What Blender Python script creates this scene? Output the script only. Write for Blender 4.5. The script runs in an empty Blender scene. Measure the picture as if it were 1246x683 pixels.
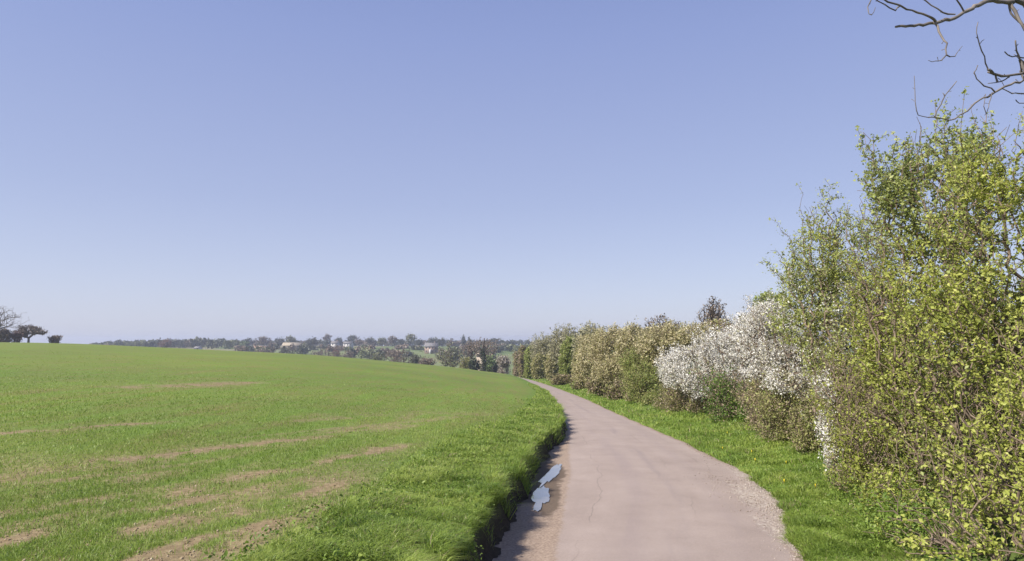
import bpy, math
import numpy as np

SEED = 11
rng = np.random.default_rng(SEED)
scene = bpy.context.scene
COL = scene.collection

# ------------------------------------------------------------------ view
CAM_H = 2.5
FPX = 812.0
PITCH = math.radians(5.17)
W0, H0 = 1246.0, 683.0


def ray(px, py):
    """pixel of the photograph -> (sideways, upward) slope per metre of depth"""
    cx = (px - W0 / 2) / FPX
    cy = (H0 / 2 - py) / FPX
    Y = math.cos(PITCH) - math.sin(PITCH) * cy
    Z = math.sin(PITCH) + math.cos(PITCH) * cy
    return cx / Y, Z / Y


def place(px, py, d):
    u, s = ray(px, py)
    return np.array([u * d, d, CAM_H + s * d])


# ------------------------------------------------------------------ noise
def _hash(ix, iy, seed):
    n = (ix.astype(np.int64) * 374761393 + iy.astype(np.int64) * 668265263 + seed * 982451653) & 0xFFFFFFFF
    n = ((n ^ (n >> 13)) * 1274126177) & 0xFFFFFFFF
    n = n ^ (n >> 16)
    return (n & 0xFFFFFF) / float(0xFFFFFF)


def vnoise(x, y, seed=0):
    x = np.asarray(x, float); y = np.asarray(y, float)
    ix = np.floor(x); iy = np.floor(y)
    fx = x - ix; fy = y - iy
    fx = fx * fx * (3 - 2 * fx); fy = fy * fy * (3 - 2 * fy)
    a = _hash(ix, iy, seed); b = _hash(ix + 1, iy, seed)
    c = _hash(ix, iy + 1, seed); d = _hash(ix + 1, iy + 1, seed)
    return (a * (1 - fx) + b * fx) * (1 - fy) + (c * (1 - fx) + d * fx) * fy


def fbm(x, y, seed=0, oct=4):
    t = 0; amp = .5; s = 0
    for o in range(oct):
        t = t + amp * vnoise(np.asarray(x) * 2 ** o, np.asarray(y) * 2 ** o, seed + o * 17)
        s += amp; amp *= .5
    return t / s


def sstep(a, b, x):
    t = np.clip((np.asarray(x, float) - a) / (b - a), 0, 1)
    return t * t * (3 - 2 * t)


# ------------------------------------------------------------------ terrain
sil = [(-260, 416.5), (-100, 416.5), (0, 417), (75, 418.2), (110, 419.4), (200, 423.5), (280, 427.5), (340, 430),
       (400, 433.5), (450, 438), (500, 442.5), (560, 448), (600, 454), (630, 460), (680, 464), (760, 464)]
_su = np.array([ray(a, b)[0] for a, b in sil]); _ss = np.array([ray(a, b)[1] for a, b in sil])
_du = np.array([-0.9, -0.5, -0.2, 0.0, 0.2]); _dd = np.array([165., 172., 190., 200., 205.])
_fy = np.array([0, 150, 250, 320, 450, 650, 900, 1100, 1600, 4000.])
_fz = np.array([-60, -40, -22, -16.5, -15.0, -8.5, -4.5, -5.5, -13., -34.])


def base_z(x, y):
    x = np.asarray(x, float); y = np.asarray(y, float)
    d = np.maximum(y, 0.0)
    u = np.clip(x / np.maximum(d, 4.0), -.9, .9)
    sc = 0
    for k in (-.03, -.015, 0, .015, .03):          # softened crest line
        sc = sc + np.interp(u + k, _su, _ss) / 5
    dc = np.interp(u, _du, _dd)
    z1 = d * (sc + 5.0 / dc) - 2.5 * d * d / (dc * dc)
    far = np.interp(d, _fy, _fz) + 3.0 * (fbm(x / 160 + 9, d / 160, 5, 2) - .5) * sstep(300, 500, d)
    return np.maximum(z1, far)


# verge edge (left), tarmac edge (left), road edge (right)
_ey = np.array([-12, -4, 0, 4, 8.4, 10.5, 12.8, 16, 19, 23.5, 30, 37, 53, 75, 100, 130, 162, 200, 240])
_evl = np.array([-3.6, -2.2, -1.6, -1.0, -.30, -.02, .20, .50, .95, 1.85, 2.35, 2.6, 2.95, 2.75, 2.15, 1.15, -.2, -2.6, -6.5])
_eml = np.array([-2.9, -1.5, -.8, -.15, .56, .82, 1.06, 1.45, 1.65, 2.05, 2.45, 2.7, 3.0, 2.8, 2.2, 1.2, -.15, -2.6, -6.5])
_evr = np.array([-.4, .9, 1.6, 2.55, 3.6, 4.2, 4.95, 5.45, 5.58, 5.6, 5.56, 5.55, 5.7, 5.45, 4.95, 4.1, 2.8, .4, -3.5])
_DY = np.linspace(-12, 240, 1400)


def _smooth(ey, ev):
    v = np.interp(_DY, ey, ev)
    k = np.hanning(17); k /= k.sum()
    return np.convolve(np.pad(v, 8, mode='edge'), k, 'valid')


_L, _M, _R = _smooth(_ey, _evl), _smooth(_ey, _eml), _smooth(_ey, _evr)


def edge_l(y):
    y = np.asarray(y, float)
    near = np.clip(1 - y / 90, 0, 1)
    return np.interp(y, _DY, _L) + ((fbm(y / 1.1, 0 * y, 31, 3) - .5) * .34 + (fbm(y / .28, 0 * y + 7, 33, 3) - .5) * .20) * near


def edge_m(y):
    return np.interp(y, _DY, _M)


def edge_r(y):
    y = np.asarray(y, float)
    near = np.clip(1 - y / 90, 0, 1)
    return np.interp(y, _DY, _R) + (fbm(y / 1.3, 0 * y + 3, 37, 3) - .5) * .30 * near


def ground_z(x, y):
    x = np.asarray(x, float); y = np.asarray(y, float)
    z = base_z(x, y)
    sl = edge_l(y) - x                                # metres left of the verge edge
    sr = x - edge_r(y)                                # metres right of the road
    on = sstep(262, 240, y) * sstep(-14, -11, y)
    bank = .38 * sstep(-.03, .19, sl) * (1 - .75 * sstep(.8, 7, sl))
    rv = .10 * sstep(.0, .5, sr) + .35 * sstep(1.2, 3.2, sr) * sstep(9, 4, sr)
    inside = sstep(.06, -.06, sl) * sstep(.06, -.06, sr)
    lump = .05 * (fbm(x / .5, y / .5, 41, 3) - .5) * sstep(0, .3, np.maximum(sl, sr)) * sstep(60, 20, y)
    lump = lump + .22 * (fbm(x / 5, y / 7, 43, 2) - .5) * sstep(2.5, 6, sl) * sstep(120, 60, y)
    return z + on * (bank + rv - .06 * inside) + lump


def soil_mask(x, y):
    """bare earth showing between the young crop: 0..1"""
    x = np.asarray(x, float); y = np.asarray(y, float)
    a = x * .47 + y * .883; c = x * .883 - y * .47
    n = fbm(c / 1.0, a / 7.0, 51, 4)
    n2 = fbm(x / 9 + 4, y / 14, 57, 3)
    m = sstep(.50, .74, n + (n2 - .5) * .6) * .8 * sstep(.25, .6, fbm(x / .6, y / .9, 67, 3) + .08)
    rag = fbm(x / .35, y / .6, 63, 3)
    near = sstep(34, 12, np.hypot(x, y))
    m = m * (.08 + .92 * near)
    fore = sstep(15, 7.5, y) * sstep(.24, .58, fbm(c / .7 + 3, a / 2.4, 151, 4) + .25 * (rag - .5))
    m = np.maximum(m, 1.0 * fore)

    def streak(p, q, w, k):
        p = np.array(p); q = np.array(q); v = q - p; L = np.hypot(*v); v = v / L
        t = (x - p[0]) * v[0] + (y - p[1]) * v[1]
        o = (x - p[0]) * v[1] - (y - p[1]) * v[0]
        o = o + .5 * (fbm(t / 2.0, 0 * t + k, 71 + k, 2) - .5)
        e = sstep(-.6, .8, t) * sstep(L + 1.2, L - .8, t)
        return np.exp(-np.abs(o / (w * 1.75)) ** 1.15) * e * sstep(.28, .60, rag + .08)
    for i, (p, q, w) in enumerate([((-8.2, 10.6), (-4.6, 16.6), .30), ((-5.0, 9.0), (-2.3, 15.2), .26),
                                   ((-3.7, 7.6), (-2.2, 10.9), .26), ((-4.9, 6.6), (-3.2, 9.6), .22),
                                   ((-16, 27), (-13, 34), .5), ((-13.5, 10.6), (-9, 17.5), .22)]):
        m = np.maximum(m, .95 * streak(p, q, w, i))
    sl = edge_l(y) - x
    vw = 1.55 + .8 * (fbm(y / 3, 0 * y, 77, 2) - .5) + sstep(8, 20, y) * .4 - sstep(20, 60, y) * .9
    return np.clip(m * sstep(vw - .5, vw + .4, sl), 0, 1)


# ------------------------------------------------------------------ mesh helpers
def mesh_obj(name, verts, faces, mats, parent=None, attrs=None, smooth=False, face_mats=None, uv=None):
    """faces: list of (n,k) index arrays"""
    me = bpy.data.meshes.new(name)
    verts = np.asarray(verts, np.float32)
    faces = [np.asarray(f, np.int32) for f in faces if len(f)]
    me.vertices.add(len(verts)); me.vertices.foreach_set('co', verts.ravel())
    loops = np.concatenate([f.ravel() for f in faces])
    totals = np.concatenate([np.full(len(f), f.shape[1], np.int32) for f in faces])
    starts = np.concatenate([[0], np.cumsum(totals)[:-1]]).astype(np.int32)
    me.loops.add(len(loops)); me.loops.foreach_set('vertex_index', loops)
    me.polygons.add(len(totals))
    me.polygons.foreach_set('loop_start', starts); me.polygons.foreach_set('loop_total', totals)
    if smooth:
        me.polygons.foreach_set('use_smooth', np.ones(len(totals), bool))
    if face_mats is not None:
        me.polygons.foreach_set('material_index', np.asarray(face_mats, np.int32))
    for k, v in (attrs or {}).items():
        a = me.attributes.new(k, 'FLOAT', 'POINT')
        a.data.foreach_set('value', np.asarray(v, np.float32))
    if uv is not None:
        l = me.uv_layers.new(name='UVMap')
        l.data.foreach_set('uv', np.asarray(uv, np.float32)[loops].ravel())
    for m in (mats if isinstance(mats, (list, tuple)) else [mats]):
        me.materials.append(m)
    me.update(calc_edges=True)
    me.validate()
    o = bpy.data.objects.new(name, me); COL.objects.link(o)
    if parent is not None:
        o.parent = parent
    return o


def tag(o, label=None, cat=None, group=None, kind=None):
    if label: o['label'] = label
    if cat: o['category'] = cat
    if group: o['group'] = group
    if kind: o['kind'] = kind
    return o


def thing(name, loc, label, cat, group=None):
    o = bpy.data.objects.new(name, None); COL.objects.link(o)
    o.location = loc; o.empty_display_size = .2
    return tag(o, label, cat, group)


def tubes(p0, p1, r0, r1, k=4):
    """independent tapered prisms for every segment"""
    n = len(p0)
    ax = p1 - p0; L = np.linalg.norm(ax, axis=1, keepdims=True); ax = ax / np.maximum(L, 1e-6)
    ref = np.where(np.abs(ax[:, 2:3]) > .9, np.array([[1., 0, 0]]), np.array([[0, 0, 1.]]))
    s = np.cross(ax, ref); s /= np.linalg.norm(s, axis=1, keepdims=True); t = np.cross(ax, s)
    V = np.zeros((n, 2, k, 3))
    for j in range(k):
        a = 2 * math.pi * j / k
        o = s * math.cos(a) + t * math.sin(a)
        V[:, 0, j] = p0 + o * r0[:, None]; V[:, 1, j] = p1 + o * r1[:, None]
    b = (np.arange(n) * 2 * k)[:, None]
    F = np.concatenate([np.concatenate([b + j, b + (j + 1) % k, b + k + (j + 1) % k, b + k + j], 1) for j in range(k)])
    return V.reshape(-1, 3), F


def path_tube(pts, radii, k=7):
    """one continuous tube along a polyline, closed at the tip"""
    pts = np.asarray(pts, float); radii = np.asarray(radii, float); n = len(pts)
    tg = np.gradient(pts, axis=0); tg /= np.linalg.norm(tg, axis=1, keepdims=True)
    s = np.cross(tg[0], [0, 0, 1.0])
    if np.linalg.norm(s) < .1: s = np.cross(tg[0], [1.0, 0, 0])
    V = []
    for i in range(n):
        s = s - tg[i] * np.dot(s, tg[i]); s /= np.linalg.norm(s); t = np.cross(tg[i], s)
        for j in range(k):
            a = 2 * math.pi * j / k
            V.append(pts[i] + radii[i] * (s * math.cos(a) + t * math.sin(a)))
    V.append(pts[-1] + tg[-1] * radii[-1])
    Q = [[i * k + j, i * k + (j + 1) % k, (i + 1) * k + (j + 1) % k, (i + 1) * k + j] for i in range(n - 1) for j in range(k)]
    T = [[(n - 1) * k + j, (n - 1) * k + (j + 1) % k, n * k] for j in range(k)]
    return np.array(V), np.array(Q), np.array(T)


def refine(pts, step, jit, r):
    """resample a polyline with a Catmull-Rom and a little wobble"""
    P = np.asarray(pts, float)
    P = np.vstack([2 * P[0] - P[1], P, 2 * P[-1] - P[-2]])
    out = []
    for i in range(1, len(P) - 2):
        n = max(2, int(np.linalg.norm(P[i + 1] - P[i]) / step))
        for t in np.arange(n) / n:
            a, b, c, d = P[i - 1], P[i], P[i + 1], P[i + 2]
            out.append(.5 * (2 * b + (c - a) * t + (2 * a - 5 * b + 4 * c - d) * t * t + (3 * b - a - 3 * c + d) * t ** 3))
    out.append(P[-2])
    out = np.array(out)
    out[1:-1] += r.normal(0, jit, (len(out) - 2, 3))
    return out


# ------------------------------------------------------------------ woody plants
def grow(bases, targets, r, step=.22, rtip=.004, power=.46, rmax=.06, straight=.35, wob=.18):
    """join every target to the nearest stem; returns segments and tips"""
    bases = np.asarray(bases, float)
    c = bases.mean(0)
    order = np.argsort(np.linalg.norm(targets - c, axis=1))
    M = len(bases) + len(targets) * 60
    pos = np.zeros((M, 3)); par = np.full(M, -1, int); plen = np.zeros(M)
    n = len(bases); pos[:n] = bases
    tips = []
    for ti in order:
        a = targets[ti]
        v = a - pos[:n]
        dist = np.linalg.norm(v, axis=1)
        cost = dist + straight * plen[:n] + .6 * np.maximum(0, -v[:, 2])   # growing downwards costs
        b = int(np.argmin(cost)); L = dist[b]
        k = int(np.clip(round(L / step), 1, 50))
        if n + k >= M: break
        prev = b; d = a - pos[b]
        side = r.normal(0, wob * L * .35, 3)
        for i in range(1, k + 1):
            t = i / k
            p = pos[b] + d * t + side * math.sin(math.pi * t)
            p[2] += .10 * L * math.sin(math.pi * t)
            if i < k: p = p + r.normal(0, step * .12, 3)
            pos[n] = p; par[n] = prev; plen[n] = plen[prev] + L / k; prev = n; n += 1
        tips.append(prev)
    cnt = np.zeros(n)
    cnt[np.array(tips)] = 1
    for i in range(n - 1, -1, -1):
        if par[i] >= 0: cnt[par[i]] += cnt[i]
    rad = np.minimum(rtip * np.maximum(cnt, 1) ** power, rmax)
    idx = np.arange(n); has = par[:n] >= 0
    ch = idx[has]; pa = par[:n][has]
    r0 = np.minimum(rad[pa], rad[ch] * 1.5); r1 = rad[ch]
    tips = np.array(tips)
    dirs = pos[tips] - pos[par[tips]]
    dirs /= np.maximum(np.linalg.norm(dirs, axis=1, keepdims=True), 1e-6)
    return pos[pa], pos[ch], r0, r1, pos[tips], dirs


def leaf_mesh(C, size, r, up=.5, aspect=.62, fold=.18, droop=0.0, pull=None):
    """folded leaf blades: 4 verts, 2 triangles each"""
    n = len(C)
    size = size * np.exp(r.normal(-.12, .36, n)).clip(.35, 1.8)[:, None]
    nrm = r.normal(0, 1, (n, 3)); nrm /= np.linalg.norm(nrm, axis=1, keepdims=True)
    nrm = nrm + np.array([-.15, -.1, up]); nrm /= np.linalg.norm(nrm, axis=1, keepdims=True)
    d = r.normal(0, 1, (n, 3))
    if pull is not None: d = d + pull
    d[:, 2] -= droop
    d = d - nrm * (d * nrm).sum(1, keepdims=True); d /= np.maximum(np.linalg.norm(d, axis=1, keepdims=True), 1e-6)
    s = np.cross(nrm, d)
    A = C - d * size * .5; B = C + d * size * .5
    m = C - d * size * .06
    Lf = m + s * size * aspect * .5 + nrm * size * fold; Rt = m - s * size * aspect * .5 + nrm * size * fold
    V = np.stack([A, Rt, B, Lf], 1).reshape(-1, 3)
    b = (np.arange(n) * 4)[:, None]
    F = np.concatenate([np.concatenate([b, b + 1, b + 2], 1), np.concatenate([b, b + 2, b + 3], 1)])
    return V, F


def in_ellipsoids(ells, n, r, shell=.5, clump=.0):
    """points inside a union of ellipsoids, more of them towards the skin"""
    vol = np.array([e[3] * e[4] * e[5] for e in ells]) ** .8; vol /= vol.sum()
    out = []
    for e, v in zip(ells, vol):
        m = max(3, int(round(n * v)))
        p = r.normal(0, 1, (m, 3)); p /= np.linalg.norm(p, axis=1, keepdims=True)
        rad = r.uniform(0, 1, m) ** (1 / 3.)
        rad = rad * (1 - shell) + shell * (1 - .35 * r.uniform(0, 1, m) ** 2)
        rag = .80 + .42 * r.uniform(0, 1, m) ** 2.2
        p = p * (rad * rag)[:, None]
        out.append(np.array(e[:3]) + p * np.array(e[3:6]))
    return np.concatenate(out)


# ------------------------------------------------------------------ materials
def mat(name):
    m = bpy.data.materials.new(name); m.use_nodes = True
    nt = m.node_tree; nt.nodes.clear()
    return m, nt, nt.nodes, nt.links


def ramp(N, stops, interp='LINEAR'):
    rp = N.new('ShaderNodeValToRGB'); cr = rp.color_ramp; cr.interpolation = interp
    while len(cr.elements) < len(stops): cr.elements.new(.5)
    for e, (p, c) in zip(cr.elements, stops):
        e.position = p; e.color = (*c, 1)
    return rp


def foliage(name, c1, c2, c3, trans=.35, rough=.5, spec=.35):
    m, nt, N, L = mat(name)
    at = N.new('ShaderNodeAttribute'); at.attribute_name = 'var'
    rp = ramp(N, [(0, c1), (.5, c2), (1, c3)])
    L.new(at.outputs['Fac'], rp.inputs[0])
    p = N.new('ShaderNodeBsdfPrincipled'); p.inputs['Roughness'].default_value = rough
    p.inputs['Specular IOR Level'].default_value = spec
    L.new(rp.outputs[0], p.inputs['Base Color'])
    out = N.new('ShaderNodeOutputMaterial')
    if trans > 0:
        t = N.new('ShaderNodeBsdfTranslucent'); mx = N.new('ShaderNodeMixShader'); mx.inputs[0].default_value = trans
        L.new(rp.outputs[0], t.inputs[0]); L.new(p.outputs[0], mx.inputs[1]); L.new(t.outputs[0], mx.inputs[2])
        L.new(mx.outputs[0], out.inputs[0])
    else:
        L.new(p.outputs[0], out.inputs[0])
    return m


def bark(name, c1, c2, scale=6):
    m, nt, N, L = mat(name)
    tc = N.new('ShaderNodeTexCoord'); no = N.new('ShaderNodeTexNoise'); no.inputs['Scale'].default_value = scale
    no.inputs['Detail'].default_value = 5
    L.new(tc.outputs['Object'], no.inputs['Vector'])
    rp = ramp(N, [(.35, c1), (.65, c2)]); L.new(no.outputs[0], rp.inputs[0])
    p = N.new('ShaderNodeBsdfPrincipled'); p.inputs['Roughness'].default_value = .85
    bp = N.new('ShaderNodeBump'); bp.inputs['Strength'].default_value = .4; bp.inputs['Distance'].default_value = .01
    L.new(no.outputs[0], bp.inputs['Height']); L.new(bp.outputs[0], p.inputs['Normal'])
    L.new(rp.outputs[0], p.inputs['Base Color'])
    out = N.new('ShaderNodeOutputMaterial'); L.new(p.outputs[0], out.inputs[0])
    return m


def plain(name, c, rough=.8, var=.12, scale=2.0):
    return bark(name, tuple(v * (1 - var) for v in c), tuple(min(1, v * (1 + var)) for v in c), scale)


MAT = dict(
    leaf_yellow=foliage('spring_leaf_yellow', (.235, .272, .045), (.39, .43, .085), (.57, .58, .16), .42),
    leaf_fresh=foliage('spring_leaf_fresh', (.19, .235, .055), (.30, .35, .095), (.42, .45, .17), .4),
    leaf_green=foliage('leaf_green', (.05, .11, .018), (.10, .18, .027), (.17, .26, .04), .35),
    leaf_olive=foliage('leaf_olive', (.17, .18, .05), (.27, .265, .09), (.39, .375, .15), .3),
    bud_beige=foliage('bud_beige', (.34, .295, .15), (.50, .44, .25), (.62, .56, .37), .25),
    bud_brown=foliage('bud_brown', (.19, .145, .095), (.29, .22, .15), (.40, .32, .22), .2),
    bud_grey=foliage('bud_grey', (.25, .24, .14), (.355, .335, .20), (.45, .42, .27), .2),
    blossom=foliage('blossom_white', (.62, .58, .50), (.76, .735, .67), (.86, .85, .81), .3),
    leaf_dark=foliage('leaf_dark', (.016, .028, .014), (.028, .045, .02), (.05, .07, .03), .15),
    far_dark=foliage('far_leaf_dark', (.062, .068, .046), (.09, .098, .062), (.12, .13, .08), .1),
    far_brown=foliage('far_leaf_brown', (.155, .115, .085), (.21, .16, .115), (.27, .21, .155), .1),
    far_olive=foliage('far_leaf_olive', (.14, .15, .07), (.19, .20, .095), (.26, .26, .13), .1),
    far_green=foliage('far_leaf_green', (.10, .15, .055), (.14, .20, .07), (.20, .26, .095), .1),
    far_red=foliage('far_leaf_red', (.15, .075, .055), (.20, .11, .08), (.26, .15, .10), .1),
    dry=foliage('dry_stalk', (.20, .15, .09), (.30, .23, .14), (.40, .32, .21), .2),
    grass=foliage('verge_blade', (.15, .235, .036), (.25, .345, .058), (.38, .45, .105), .4, .45),
    crop=foliage('crop_blade', (.16, .24, .034), (.235, .33, .052), (.33, .39, .09), .4, .45),
    yellow=foliage('dandelion_yellow', (.6, .45, .02), (.7, .55, .03), (.75, .6, .05), .1),
    wood_brown=bark('bark_brown', (.10, .07, .048), (.24, .18, .13)),
    wood_pale=bark('bark_pale', (.16, .13, .10), (.32, .27, .21)),
    wood_dark=bark('bark_dark', (.035, .028, .025), (.085, .068, .058)),
    wood_grey=bark('bark_grey', (.10, .085, .075), (.21, .18, .155)),
    wall_cream=plain('render_cream', (.36, .30, .24)), wall_white=plain('render_white', (.50, .48, .46), var=.04),
    wall_brick=plain('brick_pale', (.30, .22, .18)), roof_grey=plain('roof_slate', (.17, .16, .16)),
    roof_tan=plain('roof_tan', (.33, .28, .21)), roof_brown=plain('roof_brown', (.24, .15, .12)),
    glass=plain('window_dark', (.03, .035, .045), .2),
)


def ground_material():
    m, nt, N, L = mat('field_earth_and_grass')
    out = N.new('ShaderNodeOutputMaterial'); p = N.new('ShaderNodeBsdfPrincipled')
    p.inputs['Roughness'].default_value = .95; p.inputs['Specular IOR Level'].default_value = .15
    geo = N.new('ShaderNodeNewGeometry')

    def noise(scale, detail=5, vec=None, rough=.6):
        n = N.new('ShaderNodeTexNoise'); n.inputs['Scale'].default_value = scale; n.inputs['Detail'].default_value = detail
        n.inputs['Roughness'].default_value = rough
        L.new(vec or geo.outputs['Position'], n.inputs['Vector']); return n

    def attr(nm):
        a = N.new('ShaderNodeAttribute'); a.attribute_name = nm; return a.outputs['Fac']

    def math_(op, a, b=None, c=None):
        q = N.new('ShaderNodeMath'); q.operation = op
        for i, v in enumerate((a, b, c)):
            if v is None: continue
            if isinstance(v, (int, float)): q.inputs[i].default_value = v
            else: L.new(v, q.inputs[i])
        return q.outputs[0]

    def mix(f, a, b):
        q = N.new('ShaderNodeMix'); q.data_type = 'RGBA'
        L.new(f, q.inputs[0])
        for s, v in ((6, a), (7, b)):
            if isinstance(v, tuple): q.inputs[s].default_value = (*v, 1)
            else: L.new(v, q.inputs[s])
        return q.outputs[2]
    # crop: rows stretched along the drilling direction
    mp = N.new('ShaderNodeMapping'); mp.vector_type = 'POINT'
    mp.inputs['Rotation'].default_value = (0, 0, math.atan2(.47, .883))
    mp.inputs['Scale'].default_value = (1.6, .16, 1)
    L.new(geo.outputs['Position'], mp.inputs['Vector'])
    n_row = noise(1.0, 6, mp.outputs[0]); n_fine = noise(9, 6); n_big = noise(.045, 4); n_mid = noise(.5, 5); n_grit = noise(55, 4)
    crop = ramp(N, [(.30, (.200, .155, .070)), (.43, (.165, .180, .050)), (.57, (.140, .205, .038)), (.75, (.165, .235, .042))])
    f = math_('ADD', math_('MULTIPLY', n_row.outputs[0], .5), math_('MULTIPLY', n_mid.outputs[0], .3))
    f = math_('ADD', f, math_('MULTIPLY', n_fine.outputs[0], .2)); L.new(f, crop.inputs[0])
    big = ramp(N, [(.35, (.80, .86, .86)), (.65, (1.12, 1.06, 1.0))]); L.new(n_big.outputs[0], big.inputs[0])
    mul = N.new('ShaderNodeMix'); mul.data_type = 'RGBA'; mul.blend_type = 'MULTIPLY'; mul.inputs[0].default_value = .8
    L.new(crop.outputs[0], mul.inputs[6]); L.new(big.outputs[0], mul.inputs[7])
    soil = ramp(N, [(.3, (.155, .112, .060)), (.55, (.255, .192, .108)), (.78, (.36, .285, .175))]); L.new(n_fine.outputs[0], soil.inputs[0])
    sf = math_('ADD', attr('soil'), math_('MULTIPLY', math_('SUBTRACT', n_fine.outputs[0], .5), 1.1))
    sf = math_('MULTIPLY', math_('MULTIPLY_ADD', sf, 1.6, -.22), sstep_node := attr('fieldness')); 
    cl = N.new('ShaderNodeClamp'); L.new(sf, cl.inputs[0])
    c = mix(cl.outputs[0], mul.outputs[2], soil.outputs[0])
    # verge: turf, then earth coloured near black to carry the bank face's shade
    turf = ramp(N, [(.3, (.06, .09, .022)), (.55, (.12, .19, .034)), (.75, (.16, .24, .05))]); L.new(n_fine.outputs[0], turf.inputs[0])
    c = mix(attr('verge'), c, turf.outputs[0])
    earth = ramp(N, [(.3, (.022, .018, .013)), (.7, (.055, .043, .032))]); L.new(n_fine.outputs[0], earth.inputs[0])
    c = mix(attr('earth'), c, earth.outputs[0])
    # far fields
    vo = N.new('ShaderNodeTexVoronoi'); vo.inputs['Scale'].default_value = .008; L.new(geo.outputs['Position'], vo.inputs['Vector'])
    sep = N.new('ShaderNodeSeparateColor'); L.new(vo.outputs['Color'], sep.inputs[0])
    farc = ramp(N, [(0, (.12, .165, .05)), (.4, (.17, .19, .085)), (.7, (.10, .145, .045)), (1, (.22, .19, .11))]); L.new(sep.outputs[0], farc.inputs[0])
    c = mix(attr('far'), c, farc.outputs[0])
    L.new(c, p.inputs['Base Color'])
    bp = N.new('ShaderNodeBump'); bp.inputs['Strength'].default_value = .7; bp.inputs['Distance'].default_value = .04
    h = math_('ADD', n_fine.outputs[0], math_('MULTIPLY', n_grit.outputs[0], .35)); L.new(h, bp.inputs['Height'])
    L.new(bp.outputs[0], p.inputs['Normal'])
    L.new(p.outputs[0], out.inputs[0])
    return m


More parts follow.
